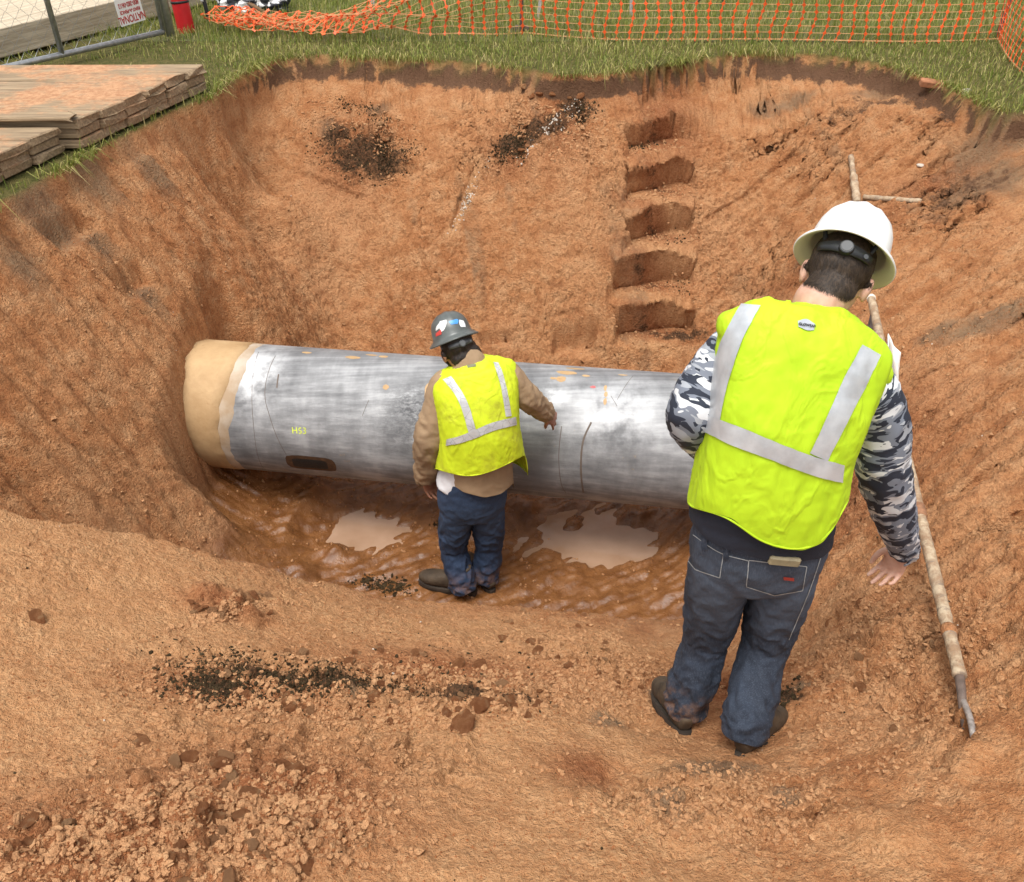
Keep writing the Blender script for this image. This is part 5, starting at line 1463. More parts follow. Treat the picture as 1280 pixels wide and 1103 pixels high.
surf_patch("pocket_label", jn, jn_bvh, [(979, 720), (979, 724)], [(992, 721.5), (992, 725.5)], simple("red_label", (0.28, 0.03, 0.02), 0.7), .004, 4, 4)
# phone showing above the pocket
pc_ = np.array(jn_bvh.ray_cast(Vector((0, 0, CAM_Z)), Vector(ray(978, 701)).normalized(), 9)[0])
m = MB(); m.box(pc_ + [0, -.014, .012], (.086, .016, .030), Matrix.Rotation(.12, 3, 'Y')); o = m.build("phone", simple("tan_phone_case", (0.23, 0.19, 0.11), 0.6, 0.2, 30), None, False, .005)
tag(o, "tan cased phone sticking out of the near worker's back pocket", "phone")
# navy shirt hem
sol = Solid()
v, f, _ = loft([PY(948, 684, 1.835), PY(950, 655, 1.835), PY(962, 600, 1.83), che], [.200, .202, .185, .17], [.142, .142, .12, .10], unit([1, 0, .03]), 30, 24, 2.2); sol.add(v, f)
me = sol.remesh(.009, 4); P = verts(me); P = crumple(P, normals(me), .006, 9, 8, (1, 1, 1.6)); set_verts(me, P); cut_bottom(me, lambda P: P[:, 2] > np.interp(P[:, 0], [.45, .95], [pel[2] + .065, pel[2] - .012])); link("shirt_hem", shade(me, M_NAVY), fg)
# sleeves
def sleeve_mesh(parent, path, r, mat, seed, name="sleeve", side=(1, 0, 0), amp=.012, prof=None, camo=None, freq=16):
    v, f, st = loft(path, r, [q * 1.06 for q in r], np.array(side, float), 44, 110)
    me = mesh_from(name, v, f, True, [mat]); P, N = verts(me), normals(me)
    P2 = limb_folds(P, N, [np.array(p) for p in path], amp, freq, seed, prof or [(0, .3), (.3, .5), (.5, 1.1), (.65, .9), (.85, .7), (1, .8)])
    P2 = crumple(P2, N, .0025, 30, seed + 2); set_verts(me, P2)
    if camo:
        R = np.interp(st[:, 0], np.linspace(0, 1, len(r)), r); at = me.attributes.new("camo", 'FLOAT_VECTOR', 'POINT')
        L = sum(np.linalg.norm(np.array(a) - np.array(c)) for a, c in zip(path[:-1], path[1:]))
        q = np.c_[np.cos(st[:, 1]) * camo[0], np.sin(st[:, 1]) * camo[0], st[:, 0] * L * camo[1] + 0.25 * np.sin(st[:, 1] * 1.0)] + seed
        at.data.foreach_set("vector", q.ravel().astype(np.float32))
    return link(name, me, parent)
sleeve_mesh(fg, [shR * .8 + che * .2, shR, (shR + elR) / 2 + [.012, 0, 0], elR, (elR + wrR) / 2, wrR + [0, 0, .015], wrR - [0, 0, .012]], [.050, .066, .072, .070, .060, .043, .038], M_CAMO, 51, camo=(0.85, 36))
sleeve_mesh(fg, [shL * .8 + che * .2, shL, (shL + elL) / 2 + [-.012, 0, 0], elL, (elL + wrL) / 2, wrL], [.050, .064, .070, .066, .056, .042], M_CAMO, 57, camo=(0.85, 36))
m = MB(); m.tube([wrR + [0, 0, .004], wrR - [0, 0, .014]], [.0395, .0385], 22); m.build("cuff", M_NAVY, fg, True)
# vest
def vest(parent, rings, side, mat, hemcut, seed, shoulders, fold=.010, fdir=(5.0, 2.0, 1.4)):
    sol = Solid(); c, rx, ry = [r[0] for r in rings], [r[1] for r in rings], [r[2] for r in rings]
    v, f, _ = loft(c, rx, ry, side, 40, 60, 2.7); sol.add(v, f)
    for (p, q, r0, r1) in shoulders: sol.tube([p, (np.array(p) + q) / 2, q], [r0, (r0 + r1) / 2, r1], 18)
    me = sol.remesh(.0085, 7); P, N = verts(me), normals(me)
    f1 = noise3(P * np.array(fdir) + seed, seed); f2 = noise3(P * np.array(fdir) * 2.3 + seed, seed + 1)
    P = P + N * (fold * (f1 * .9 + (0.4 - np.abs(f2)) * .6))[:, None]; P = crumple(P, N, .0065, 7, seed + 3, (2.0, 2.0, .55)); P = crumple(P, N, .0030, 16, seed + 7, (1.5, 1.5, .7)); P = crumple(P, N, .0018, 30, seed + 5)
    set_verts(me, P); cut_bottom(me, hemcut); o = link("vest", shade(me, mat), parent)
    bv = bvh_of(me); hem_tube("hem_binding", o, me, .0032, mat); return o, bv
hem_px = np.array([(850, 632), (880, 640), (915, 650), (935, 670), (965, 686), (1005, 691), (1030, 680), (1046, 655), (1060, 625)], float)
def fg_hem(P):     # the vest's hem hangs lower on the right
    u = 640 + FPX * P[:, 0] / (P[:, 1] * CP - (P[:, 2] - CAM_Z) * SP); v_ = 551.5 - FPX * (P[:, 1] * SP + (P[:, 2] - CAM_Z) * CP) / (P[:, 1] * CP - (P[:, 2] - CAM_Z) * SP)
    back = v_ < np.interp(u, hem_px[:, 0], hem_px[:, 1])
    zc = np.interp(P[:, 0], [.45, .95], [pel[2] + .09, pel[2] - .01])
    return np.where(P[:, 1] < 1.86, back, P[:, 2] > zc)
rings = [(PY(945, 712, 1.835), .205, .158), (PY(949, 668, 1.835), .208, .160), (PY(960, 600, 1.83), .198, .148), (PY(970, 555, 1.835), .192, .138), (PY(986, 505, 1.85), .200, .132), (PY(1002, 455, 1.875), .208, .122), (PY(1011, 425, 1.89), .203, .110),
         (PY(1016, 408, 1.905), .178, .092), (PY(1019, 397, 1.92), .128, .080), (PY(1021, 389, 1.925), .085, .072), (PY(1022, 384, 1.93), .066, .06)]
vs, vs_bvh = vest(fg, rings, SDX, M_VEST, fg_hem, 71, [(PY(1016, 418, 1.92), PY(917, 408, 1.91), .060, .038), (PY(1016, 422, 1.92), PY(1100, 468, 1.94), .060, .030)])
surf_patch("reflective_strip", vs, vs_bvh, [(927, 381), (909, 412), (898, 440), (887, 480), (880, 518)], [(951, 383), (931, 420), (916, 462), (907, 495), (901, 525)], M_REFL, .0035, 34, 6)
surf_patch("reflective_strip", vs, vs_bvh, [(1077, 431), (1056, 470), (1038, 510), (1012, 566)], [(1100, 444), (1084, 478), (1066, 512), (1034, 576)], M_REFL, .0035, 34, 6)
surf_patch("reflective_band", vs, vs_bvh, [(874, 515), (900, 524), (937, 538), (962, 549), (992, 561), (1020, 571), (1054, 581)], [(872, 536), (893, 545), (915, 556), (953, 570), (992, 585), (1020, 595), (1052, 603)], M_REFL, .0045, 44, 6)
tgc = np.array([(997, 403), (1003, 399), (1012, 402), (1019, 407), (1017, 413), (1009, 413), (1000, 409)], float)
surf_patch("vest_tag", vs, vs_bvh, [(997, 402), (1008, 399.5), (1018, 406)], [(998, 409), (1008, 413), (1017, 413)], simple("tag_grey", (0.36, 0.38, 0.42), 0.5), .003, 9, 5)
h_ = vs_bvh.ray_cast(Vector((0, 0, CAM_Z)), Vector(ray(1008, 407)).normalized(), 9)
me = text_mesh("GLOWEAR", .0085, .0002); me.materials.append(M_DARKP); o = link("tag_lettering", me, vs)
nrm_ = h_[1] if h_[1].y < 0 else -h_[1]; tx = Vector((1, 0, -.18)).normalized(); tx = (tx - nrm_ * tx.dot(nrm_)).normalized(); ty = nrm_.cross(tx)
o.matrix_parent_inverse = Matrix.Identity(4); o.matrix_local = Matrix.Translation(h_[0] + nrm_ * .006) @ Matrix((tx, ty, nrm_)).transposed().to_4x4()
boots(fg, feetL + [0, -.045, .008], unit([-.10, .9, -.42]), np.array([0, .42, .9]), M_BOOT, M_SOLE)
boots(fg, feetR + [-.005, -.045, .008], unit([.60, .70, -.36]), np.array([0, .42, .9]), M_BOOT, M_SOLE)

# ================================================================== the worker at the pipe
fl_, fr_ = hit(576, 742), hit(606, 736)
bgm = tag(empty("person", (fl_ + fr_) / 2), "worker in sticker covered grey hard hat and tan shirt touching the steel pipe", "person")
Y0 = float((fl_[1] + fr_[1]) / 2)
zF = float((fl_[2] + fr_[2]) / 2)
hipL, hipR = PY(571, 632, Y0), PY(609, 628, Y0 + .02); kneeL, kneeR = PY(567, 682, Y0 + .05), PY(611, 680, Y0 + .07)
ankL = fl_ + np.array([.01, .01, .10]); ankR = fr_ + np.array([.0, .04, .10])
pel, wai, che, nek = PY(592, 612, Y0), PY(597, 560, Y0), PY(596, 490, Y0 + .05), PY(588, 452, Y0 + .10)
hup, hfw = unit([-.34, .50, .80]), unit([-.34, .76, -.46])
hatc = PY(566, 421, Y0 + .18); hc = hatc - hup * .056
SDX = unit([1, .10, .05])
shL, shR = PY(556, 482, Y0 + .06), PY(634, 470, Y0 + .10); elL, elR = PY(538, 548, Y0 + .02), PY(658, 496, Y0 + .09)
wrL = PY(533, 597, Y0 + .10); px_, pt_ = pipe_px(701, 532)
tipR = pipe_pt(px_, pt_, PIPE_R + .012); wrR = PY(684, 517, tipR[1] - .10)
sol = Solid()
v, f, _ = loft([pel - [0, 0, .05], pel, wai, che, (che + nek) / 2 + [0, -.01, 0], nek], [.13, .155, .14, .165, .15, .07], [.09, .10, .09, .10, .08, .06], SDX, 24, 36); sol.add(v, f)
sol.tube([nek - [0, .01, .05], nek + [0, .02, .02], hc - hup * .07 - hfw * .02], [.064, .058, .056], 18)
rt, hf, hu = head(sol, hc, hup, hfw)
for h_, k_, a_ in ((hipL, kneeL, ankL), (hipR, kneeR, ankR)):
    sol.tube([h_ + [0, 0, .03], (h_ + k_) / 2, k_, (k_ + a_) / 2 - [0, .01, 0], a_], [.072, .066, .050, .048, .034], 16); sol.tube([a_ - [0, .02, .04], a_ + [-.03, .06, -.05]], [.03, .028], 12)
for a_, e_, w_ in ((shL, elL, wrL), (shR, elR, wrR)): sol.tube([che * .5 + a_ * .5, a_, (a_ + e_) / 2, e_, (e_ + w_) / 2, w_], [.06, .054, .045, .038, .036, .026], 14)
hand(sol, wrR, unit(tipR - wrR), np.array([.1, .6, -.7]), np.array([-.5, .3, -.6]), 0.16, 1.0, 0.16)
hand(sol, wrL, unit([.22, .15, -1]), np.array([.5, -.6, 0]), np.array([.6, .6, 0]), 0.45, 1.0, 0.12)
me = sol.remesh(.0055, 3); bb = bvh_of(me); link("body", shade(me, M_SKIN2), bgm); eyes(bgm, hc, rt, hf, hu)
hair_shell(bgm, bb, hc, rt, hf, hu, [(-110, .0), (-80, -.03), (-60, -.06), (-40, -.09), (0, -.092), (40, -.085), (60, -.06), (80, -.03), (110, .0)], M_HAIR2, a0=-80, a1=80, strands=900, thick=.005)
hair_shell(bgm, bb, hc, rt, hf, hu, [(-180, -.11), (-100, -.10), (100, -.10), (180, -.11)], M_HAIR2, "beard", 98, 262, -.045, .006, 400)
hat, HW = hard_hat(bgm, hatc, unit(hup - hf * .06), hfw, .82, M_HATG, M_HATGU, M_DARKP2, simple("knob_grey", (0.09, 0.095, 0.095), 0.5))
hv = bvh_of(hat.data)
ST = [("white_sticker", (0.72, 0.72, 0.70), [(550, 402), (549, 409), (552, 415)], [(558, 400), (558, 406), (555, 413)]), ("blue_sticker", (0.06, 0.26, 0.62), [(561, 402), (562, 404), (564, 406)], [(571, 399), (573, 401), (572, 405)]),
      ("pale_sticker", (0.72, 0.73, 0.74), [(574, 400), (574, 405), (576, 409)], [(579, 401), (581, 405), (582, 409)]), ("red_sticker", (0.55, 0.06, 0.05), [(545, 417), (545, 419), (545, 421)], [(551, 412), (552, 415), (552, 418)]),
      ("striped_sticker", (0.62, 0.62, 0.60), [(546, 408), (545, 411), (545, 414)], [(550, 403), (549, 407), (549, 411)])]
for nm, cc, l_, r_ in ST: surf_patch(nm, hat, hv, l_, r_, simple(nm, cc, 0.4, 0.15, 60), .0015, 6, 6)
jn, jb = jeans(bgm, pel, PY(596, 585, Y0), [hipL, hipR], [kneeL, kneeR], [ankL, ankR], M_DENIM2, (.172, .122, .083, .070, .066), SDX, 131)
sol = Solid()      # white undershirt showing at one hip
v, f, _ = loft([PY(578, 608, Y0), PY(584, 590, Y0), wai], [.140, .140, .14], [.112, .112, .10], SDX, 26, 16, 2.2); sol.add(v, f); me = sol.remesh(.009, 4); P = verts(me); set_verts(me, crumple(P, normals(me), .005, 12, 4)); link("undershirt", shade(me, M_TEE), bgm)
sol = Solid()      # tan shirt, tail hanging out
v, f, _ = loft([PY(601, 640, Y0), PY(600, 615, Y0), PY(599, 575, Y0), che, che * .4 + nek * .6, nek - [0, .012, .0], nek + [0, .012, .012]], [.180, .180, .170, .170, .14, .078, .070], [.152, .152, .130, .095, .078, .070, .066], SDX, 34, 40, 2.2); sol.add(v, f)
for a_ in (shL, shR): sol.tube([che * .5 + a_ * .5, a_], [.062, .066], 16)
me = sol.remesh(.0085, 5); P, N = verts(me), normals(me); P = P + N * (.010 * noise3(P * np.array([7, 4, 2.0]), 14))[:, None]; P = crumple(P, N, .004, 16, 15); set_verts(me, P)
tail = np.array([(540, 590), (556, 594), (564, 606), (580, 617), (605, 623), (628, 618), (641, 606), (660, 600)], float)
def px_uv(P):
    t = P[:, 1] * CP - (P[:, 2] - CAM_Z) * SP; return 640 + FPX * P[:, 0] / t, 551.5 - FPX * (P[:, 1] * SP + (P[:, 2] - CAM_Z) * CP) / t
def tail_cut(P):
    u, v_ = px_uv(P); return np.where(P[:, 1] < Y0 + .01, v_ < np.interp(u, tail[:, 0], tail[:, 1]), P[:, 2] > pel[2] - .02)
cut_bottom(me, tail_cut); sh = link("shirt", shade(me, M_TAN_SHIRT), bgm)
pr = [(0, .3), (.25, .6), (.5, 1.2), (.7, 1.0), (.9, 1.0), (1, .8)]
sleeve_mesh(bgm, [shR * .8 + che * .2, shR, (shR + elR) / 2, elR, (elR + wrR) / 2, wrR + (elR - wrR) * .10, wrR], [.055, .066, .064, .057, .050, .044, .040], M_TAN_SHIRT, 151, amp=.014, prof=pr)
sleeve_mesh(bgm, [shL * .8 + che * .2, shL, (shL + elL) / 2, elL, (elL + wrL) / 2, wrL + [0, 0, .02], wrL], [.055, .070, .076, .074, .068, .058, .050], M_TAN_SHIRT, 157, amp=.016, prof=pr)
hem2 = np.array([(535, 586), (549, 588), (565, 594), (590, 597), (615, 590), (635, 581), (653, 571), (668, 566)], float)
def bg_hem(P):
    u, v_ = px_uv(P); return np.where(P[:, 1] < Y0 + .02, v_ < np.interp(u, hem2[:, 0], hem2[:, 1]), P[:, 2] > pel[2] + .06)
rings = [(PY(600, 612, Y0), .232, .175), (PY(600, 590, Y0), .228, .172), (PY(600, 560, Y0), .205, .155), (PY(600, 535, Y0), .195, .145), (PY(598, 505, Y0 + .03), .200, .145), (PY(595, 482, Y0 + .06), .206, .136), (PY(593, 470, Y0 + .075), .190, .124),
         (PY(591, 461, Y0 + .09), .145, .110), (PY(590, 455, Y0 + .095), .100, .092), (PY(589, 451, Y0 + .10), .082, .080)]
vs, vb = vest(bgm, rings, SDX, M_VEST2, bg_hem, 171, [(PY(592, 466, Y0 + .09), PY(558, 480, Y0 + .065), .072, .066), (PY(592, 466, Y0 + .09), PY(632, 464, Y0 + .10), .070, .062)], .016, (6.5, 3.0, 1.6))
surf_patch("reflective_strip", vs, vb, [(554, 475), (566, 489), (576, 508), (586, 541)], [(564, 471), (575, 486), (586, 507), (595, 538)], M_REFL2, .004, 26, 5)
surf_patch("reflective_strip", vs, vb, [(616, 453), (622, 470), (627, 490), (632, 521)], [(623, 454), (629, 470), (634, 490), (639, 520)], M_REFL2, .004, 26, 5)
surf_patch("reflective_band", vs, vb, [(559, 549), (574, 545), (592, 538), (616, 528), (644, 521)], [(558, 557), (574, 554), (593, 548), (618, 538), (645, 531)], M_REFL2, .005, 36, 5)
surf_patch("vest_tag", vs, vb, [(584, 457), (595, 455)], [(584.5, 460), (595, 458)], simple("tag_dark", (0.16, 0.16, 0.08), 0.6), .003, 4, 3)
boots(bgm, fl_ + [.062, .0, .004], unit([-.93, .30, 0]), np.array([0, 0, 1.0]), M_BOOT, M_SOLE, .31)
boots(bgm, fr_ + [.035, -.02, .004], unit([-.55, .8, 0]), np.array([0, 0, 1.0]), M_BOOT, M_SOLE, .30)
# ------------------------------------------------------------------ grass
def blades(pts, hmin, hmax, lean, seed, w=0.004, tilt=None):
    r = np.random.default_rng(seed); n = len(pts)
    h = r.uniform(hmin, hmax, n) * (0.6 + 0.5 * r.random(n)); a = r.uniform(0, 2 * math.pi, n)
    L = np.abs(r.normal(0, lean, n)) * h
    dx, dy = np.cos(a) * L, np.sin(a) * L
    if tilt is not None: dx, dy = dx + tilt[:, 0] * h, dy + tilt[:, 1] * h
    f = a + r.uniform(0.8, 2.2, n); wx, wy = np.cos(f) * w / 2 * r.uniform(.6, 1.3, n), np.sin(f) * w / 2 * r.uniform(.6, 1.3, n)
    drop = np.clip((np.hypot(dx, dy) / h) ** 2 * 0.5, 0, 1.3) * h
    x, y, z = pts.T
    V = np.stack([np.stack([x - wx, y - wy, z], 1), np.stack([x + wx, y + wy, z], 1),
                  np.stack([x + dx * .38 - wx * .8, y + dy * .38 - wy * .8, z + h * .62], 1), np.stack([x + dx * .38 + wx * .8, y + dy * .38 + wy * .8, z + h * .62], 1),
                  np.stack([x + dx, y + dy, z + h - drop], 1)], 1).reshape(-1, 3)
    i = np.arange(n)[:, None] * 5
    F = np.concatenate([i + [0, 1, 3], i + [0, 3, 2], i + [2, 3, 4]], 0)
    return V, F, np.repeat(r.random(n), 5)
b = NB("grass_blades")
r_ = b.attr("tone"); P = b.geo("Position")
k = b.math('ADD', b.math('MULTIPLY', r_, 0.55), b.math('MULTIPLY', b.noise(1.6, 4, 0.6, P), 0.45))
b.set(Base_Color=b.ramp(k, [(0.22, (0.11, 0.155, 0.022)), (0.45, (0.20, 0.235, 0.044)), (0.60, (0.34, 0.325, 0.085)), (0.78, (0.56, 0.45, 0.21))]), Roughness=0.6, Specular_IOR_Level=0.3)
tr = b.new("ShaderNodeBsdfTranslucent"); b.put(tr.inputs[0], (0.16, 0.22, 0.03)); mx = b.new("ShaderNodeMixShader"); mx.inputs[0].default_value = 0.25
b.t.links.new(b.b.outputs[0], mx.inputs[1]); b.t.links.new(tr.outputs[0], mx.inputs[2]); b.t.links.new(mx.outputs[0], b.out.inputs[0])
M_GRASS = b.m
N = 150000
gxr = rng.uniform(-4.6, 5.6, N); gyr = rng.uniform(3.6, 11.2, N)
keep = np.abs(gxr) < 0.60 * np.hypot(gyr, 1.6) + 0.6
keep &= (gyr < 9.2) | (rng.random(N) < 0.4)
sd = poly_sd(gxr, gyr, RIM) + 0.035 * fbm(xyz(gxr * 2.2, gyr * 2.2), 3, 21) + 0.018 * fbm(xyz(gxr * 14, gyr * 14), 3, 22)
keep &= sd < 0.012
dens = fbm(xyz(gxr * 1.4, gyr * 1.4), 3, 33)
bare = np.exp(-((gxr + 2.75) / 0.75) ** 2 - ((gyr - 6.75) / 0.42) ** 2) + 0.8 * np.exp(-((gxr + 3.4) / 0.4) ** 2 - ((gyr - 7.3) / 0.3) ** 2)
keep &= rng.random(N) < np.clip(1.1 + dens * 0.9 - 1.25 * bare - 0.35 * (gyr < 6.8), 0.03, 1)
inmat = (gyr < pA[1] + 0.02) & (gxr < pB[0] + (gyr - pB[1]) * sl_ + 0.01)
keep &= ~inmat
gp = np.stack([gxr, gyr, np.full(N, -0.015)], 1)[keep]
tall = np.where(gp[:, 1] > 7.3, 1.5, 1.0)
V1, F1, T1 = blades(gp, 0.03, 0.085, 0.75, 5, 0.0052)
V1[:, 2] = -0.015 + (V1[:, 2] + 0.015) * np.repeat(tall, 5)
# ragged fringe hanging over the turf edge
ef = []
for i in range(6, 26):
    a, c = RIM[i], RIM[i + 1]
    L = np.linalg.norm(c - a); e = (c - a) / L; nin = np.array([e[1], -e[0]])
    for s in np.arange(0, L, 0.0035):
        if noise3(np.array([a[0] * 3 + s * 4, a[1] * 2, 0.5]), 8) > -0.28: ef.append((*(a + e * s + nin * rng.normal(-0.012, 0.018)), nin[0], nin[1]))
for i in range(1, 6):
    a, c = RIM[i], RIM[i + 1]
    L = np.linalg.norm(c - a); e = (c - a) / L; nin = np.array([e[1], -e[0]])
    for s in np.arange(0, L, 0.003):
        if noise3(np.array([a[0] * 3 + s * 3, a[1] * 3, 0.5]), 9) > 0.12: ef.append((*(a + e * s + nin * rng.normal(0.0, 0.02)), nin[0], nin[1]))
ef = np.array(ef)
pin = ef[:, :2]
V2, F2, T2 = blades(np.stack([pin[:, 0], pin[:, 1], np.full(len(pin), -0.03)], 1), 0.05, 0.13, 0.6, 6, 0.0055, ef[:, 2:] * rng.uniform(0.1, 1.3, (len(pin), 1)))
Vg = np.concatenate([V1, V2]); Fg = np.concatenate([F1, F2 + len(V1)])
me = mesh_from("grass", Vg, Fg, False, [M_GRASS])
at = me.attributes.new("tone", 'FLOAT', 'POINT'); at.data.foreach_set("value", np.concatenate([T1, T2 * 0.8 + 0.2])[:len(me.vertices)].astype(np.float32))
tag(link("grass", me), "green lawn grass growing round the rim of the pit", "grass", kind="stuff")

# ------------------------------------------------------------------ clods, crumbs and stones
def surf_z(x, y):
    global Z
    keep_, Z = Z, Zg
    r = ground_z(x, y); Z = keep_; return r
def clod_mesh(seed, sub=2, flat=0.7, rough=0.3):
    r = np.random.default_rng(seed)
    bm = bmesh.new(); bmesh.ops.create_icosphere(bm, subdivisions=sub, radius=1.0)
    co = np.array([v.co[:] for v in bm.verts])
    co = co * (1 + rough * fbm(co * 1.3 + seed, 3, seed) * 1.4 + 0.10 * noise3(co * 4 + seed, seed))[:, None]
    for _ in range(5):       # broken faces
        n = r.normal(size=3); n /= np.linalg.norm(n); d = r.uniform(0.55, 0.85)
        k = co @ n - d; co = co - np.where(k > 0, k, 0)[:, None] * n * 0.9
    co *= np.array([1.0, r.uniform(0.65, 0.95), flat * r.uniform(0.7, 1.0)])
    for v, q in zip(bm.verts, co): v.co = q
    me = bpy.data.meshes.new("soil_clod"); bm.to_mesh(me); bm.free()
    me.polygons.foreach_set("use_smooth", np.full(len(me.polygons), sub > 2)); me.materials.append(M_CLOD); return me
CLODS = [clod_mesh(200 + i, 3 if i < 6 else 2) for i in range(14)]
def clod(u, v, size_px, label, group, rs, flat=1.0, mesh=None, cat="clod", name="soil_clod"):
    p = hit(u, v); t = p[1] * CP + (CAM_Z - p[2]) * SP; s = size_px / FPX * t / 2
    o = link(name, mesh or CLODS[rs.integers(0, len(CLODS))])
    o.location = (p[0], p[1], p[2] + s * 0.25); o.scale = (s, s, s * flat)
    o.rotation_euler = (rs.uniform(-.5, .5), rs.uniform(-.5, .5), rs.uniform(0, 6.3))
    return tag(o, label, cat, group)
rs = np.random.default_rng(12)
clod(602, 884, 36, "large round pitted clay clod at the end of the dark rubble band", None, rs, 0.9, clod_mesh(301, 4, 0.8, 0.18))
clod(576, 911, 42, "flat pale clay clod lying beside the large pitted clod", None, rs, 0.45, clod_mesh(302, 4, 0.6, 0.3))
clod(270, 1046, 32, "pale flat faced clod among the reddish rubble", None, rs, 0.6, clod_mesh(303, 4, 0.6, 0.3))
clod(386, 1086, 42, "big reddish clay clod among the small rubble", None, rs, 0.8, clod_mesh(304, 4, 0.8, 0.3))
clod(44, 774, 30, "lone dark crusted clod on the smooth clay slope", None, rs, 0.5, clod_mesh(305, 4, 0.6, 0.3))
clod(178, 929, 34, "lone flat reddish clod between smooth clay and rubble", None, rs, 0.4, clod_mesh(306, 4, 0.6, 0.3))
def scatter(n, cu, cv, ru, rv, s0, s1, label, group, rot=0.0):
    for _ in range(n):
        a, r = rs.uniform(0, 2 * math.pi), math.sqrt(rs.random())
        x, y = r * ru * math.cos(a), r * rv * math.sin(a)
        clod(cu + x * math.cos(rot) - y * math.sin(rot), cv + x * math.sin(rot) + y * math.cos(rot), s0 + (s1 - s0) * rs.random() ** 2.4, label, group, rs, rs.uniform(.6, 1.0))
scatter(80, 230, 1030, 200, 85, 9, 30, "reddish clay clod in the loose rubble low on the near slope", "clods in the loose reddish rubble", -0.1)
scatter(70, 480, 858, 230, 48, 9, 26, "clay clod in the dark speckled rubble band on the near slope", "clods in the dark rubble band", 0.05)
scatter(22, 292, 757, 60, 18, 9, 22, "clay clod in the small heap near the lip of the slope", "clods in the small heap")
scatter(34, 730, 815, 110, 45, 8, 18, "clay clod scattered beside the near worker's left boot", "clods beside the near worker's boots", 0.3)
scatter(20, 690, 150, 55, 55, 7, 13, "clay clod in the slide below the turf on the far wall", "clods in the far wall slide", -0.8)
scatter(14, 450, 180, 75, 40, 7, 11, "clay clod in the dark slump on the far wall", "clods in the far wall slump", 0.4)
scatter(14, 1100, 830, 90, 90, 8, 20, "clay clod lying beside the foot of the handrail pole", "clods by the handrail pole")
M_STONE = simple("pale_stone", (0.55, 0.48, 0.40), 0.8, 0.2, 12, 0.004)
sm = clod_mesh(400, 3, 0.8, 0.2); sm.materials[0] = M_STONE
clod(1207, 117, 13, "pale round stone under the grass at the pit's corner", None, rs, 1.0, sm, "stone", "stone")
clod(1150, 208, 9, "small pale stone beside the crack above the cross pole", None, rs, 1.0, sm, "stone", "stone")
br = hit(1167, 108); m = MB(); m.box((0, 0, 0), (0.19, 0.06, 0.045)); o = tag(m.build("brick_fragment", simple("brick_red", (0.33, 0.14, 0.065), 0.9, 0.3, 30, 0.004), None, False, 0.006), "reddish brick fragment lying below the turf edge", "brick")
o.location = (br[0], br[1], br[2] + 0.015); o.rotation_euler = (0.2, 0.1, -0.12)

def crumbs(name, lab, mat, specs, seed, sub=1):
    r = np.random.default_rng(seed)
    if sub: 
        bm = bmesh.new(); bmesh.ops.create_icosphere(bm, subdivisions=sub, radius=1.0)
        tv = np.array([v.co[:] for v in bm.verts]); tf = np.array([[v.index for v in f.verts] for f in bm.faces]); bm.free()
    else:
        tv = np.array([(1, 0, 0), (0, 1, 0), (-1, 0, 0), (0, -1, 0), (0, 0, 1.0)]); tf = np.array([(0, 1, 4), (1, 2, 4), (2, 3, 4), (3, 0, 4)])
    cen, siz = [], []
    for (n, poly, s0, s1) in specs:
        if callable(poly): xy = poly(r, n)
        else:
            (u, v, ru, rv, rot) = poly; P0 = hit(u, v)
            ang = r.uniform(0, 2 * math.pi, n); rad = np.sqrt(r.random(n)) * (1 + 0.25 * r.normal(size=n))
            # ground axes of the patch from its picture-sized spread
            du = (hit(u + ru * math.cos(rot), v + ru * math.sin(rot)) - P0)[:2]; dv = (hit(u - rv * math.sin(rot), v + rv * math.cos(rot)) - P0)[:2]
            xy = P0[:2] + np.outer(np.cos(ang) * rad, du) + np.outer(np.sin(ang) * rad, dv)
        cen.append(xy); siz.append(s0 + (s1 - s0) * r.random(len(xy)) ** 3)
    xy = np.concatenate(cen); s = np.concatenate(siz); n = len(xy)
    ok = (poly_sd(xy[:, 0], xy[:, 1], RIM) > 0.06) & (ground_z(xy[:, 0], xy[:, 1]) > -1.95 - 0.2 * (sub > 0))
    if mat is M_CLOD:
        dk = dark[np.clip(np.searchsorted(gy, xy[:, 1]), 0, len(gy) - 1), np.clip(np.searchsorted(gx, xy[:, 0]), 0, len(gx) - 1)]
        ok &= r.random(n) > dk * 1.15
    xy, s = xy[ok], s[ok]; n = len(xy)
    z = surf_z(xy[:, 0], xy[:, 1]) + s * 0.3
    k = len(tv)
    V = tv[None] * (1 + 0.45 * r.normal(size=(n, k, 1)) * 0.7) * s[:, None, None] * r.uniform(0.5, 1.1, (n, 1, 3)) + np.stack([xy[:, 0], xy[:, 1], z], 1)[:, None]
    F = (tf[None] + np.arange(n)[:, None, None] * k).reshape(-1, 3)
    return tag(link(name, mesh_from(name, V.reshape(-1, 3), F, False, [mat])), lab, kind="stuff")
def everywhere(x0, x1, y0, y1):
    def f(r, n):
        xy = np.stack([r.uniform(x0, x1, n), r.uniform(y0, y1, n)], 1)
        d = fbm(xyz(xy[:, 0] * 2.2, xy[:, 1] * 2.2), 3, 44); return xy[r.random(n) < np.clip(0.35 + d * 1.4, 0.05, 1)]
    return f
M_DARK = simple("black_tar_crumb", (0.042, 0.028, 0.014), 0.95, 0.6, 30, 0.002, Specular_IOR_Level=0.1)
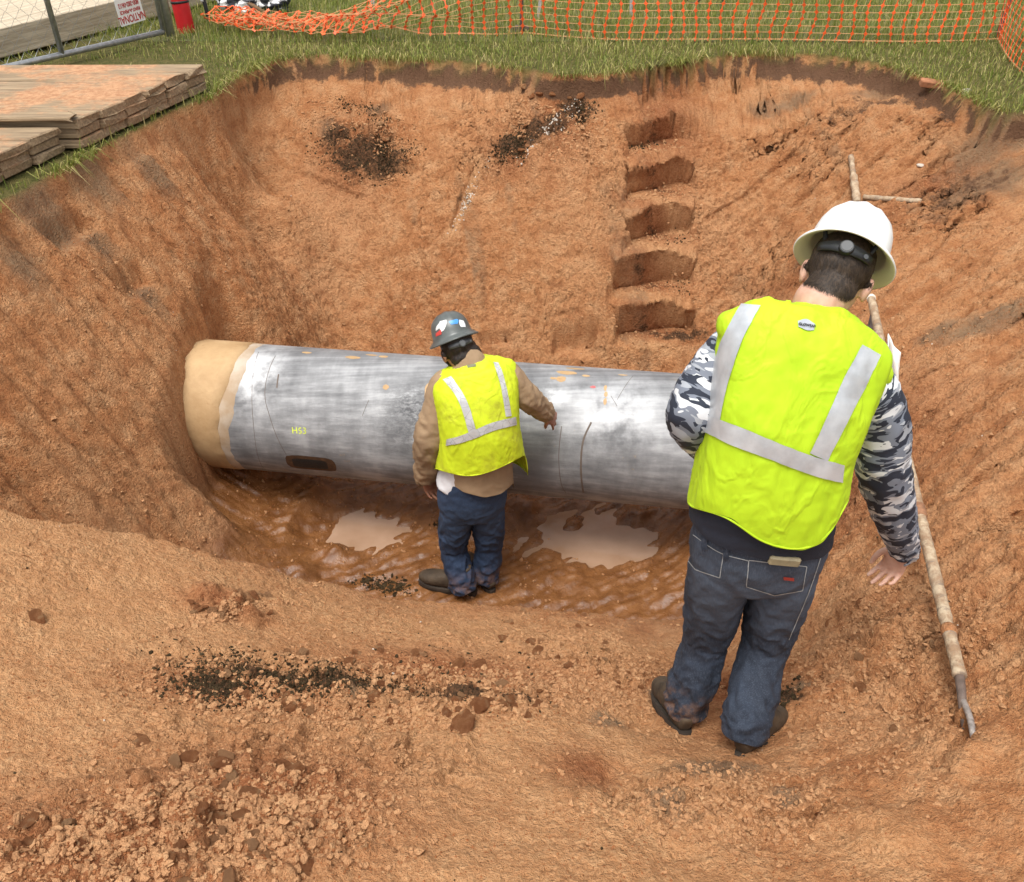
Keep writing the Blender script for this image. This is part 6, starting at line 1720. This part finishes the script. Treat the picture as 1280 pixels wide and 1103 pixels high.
crumbs("soil_crumbs", "loose orange clay crumbs strewn over the slopes", M_CLOD,
       [(5200, (230, 1035, 215, 85, -0.1), .003, .013), (5200, (480, 860, 250, 52, 0.05), .003, .013), (2600, (400, 940, 230, 60, 0.0), .002, .009), (900, (292, 757, 62, 18, 0), .003, .012), (2400, (740, 830, 130, 60, 0.3), .003, .012),
        (2200, (690, 150, 60, 60, -0.8), .005, .016), (1800, (455, 180, 80, 45, 0.4), .004, .013), (1500, (840, 300, 60, 150, 0), .004, .014), (2500, (1090, 830, 130, 130, 0), .003, .012), (1500, (900, 1000, 150, 60, 0), .003, .012),
        (3000, everywhere(-1.9, 1.6, 0.9, 2.8), .003, .010), (3500, everywhere(-2.3, 2.6, 2.8, 6.2), .006, .014)], 5)
crumbs("soil_grit", "fine clay grit covering all the pit's slopes", M_CLOD, [(52000, everywhere(-1.9, 1.7, 0.9, 2.9), .0012, .0048), (52000, everywhere(-2.4, 2.9, 2.8, 6.3), .0022, .0075), (9000, (230, 1035, 215, 85, -0.1), .0015, .006), (9000, (480, 860, 250, 52, 0.05), .0015, .006)], 15, 0)
crumbs("dark_crumbs", "black tarry crumbs in the rubble and slumps", M_DARK,
       [(2200, (420, 850, 130, 26, 0.12), .002, .007), (1500, (270, 858, 60, 26, 0.1), .002, .007), (700, (350, 845, 120, 14, 0.1), .003, .009), (250, (590, 850, 120, 45, 0.05), .003, .009), (140, (340, 880, 120, 30, 0.0), .003, .007),
        (2200, (455, 190, 66, 30, 0.35), .003, .010), (300, (455, 140, 40, 10, 0.3), .003, .009), (900, (645, 180, 34, 20, -0.6), .003, .010), (500, (720, 145, 30, 18, -0.5), .003, .010), (350, (480, 733, 35, 9, 0.05), .004, .013), (160, (560, 655, 18, 8, 0), .005, .012),
        (120, (795, 180, 22, 10, 0), .004, .011), (90, (985, 870, 14, 22, 0.5), .004, .012), (80, (850, 340, 20, 40, 0), .004, .010), (900, everywhere(-1.9, 1.6, 0.9, 2.8), .0015, .005)], 6)
crumbs("pale_crumbs", "pale chalky crumbs in the far wall slide", M_STONE, [(260, (690, 160, 45, 14, -0.75), .004, .012), (200, (590, 240, 45, 8, -1.1), .003, .008), (300, everywhere(-2.2, 2.6, 1.0, 6.2), .002, .006)], 8)
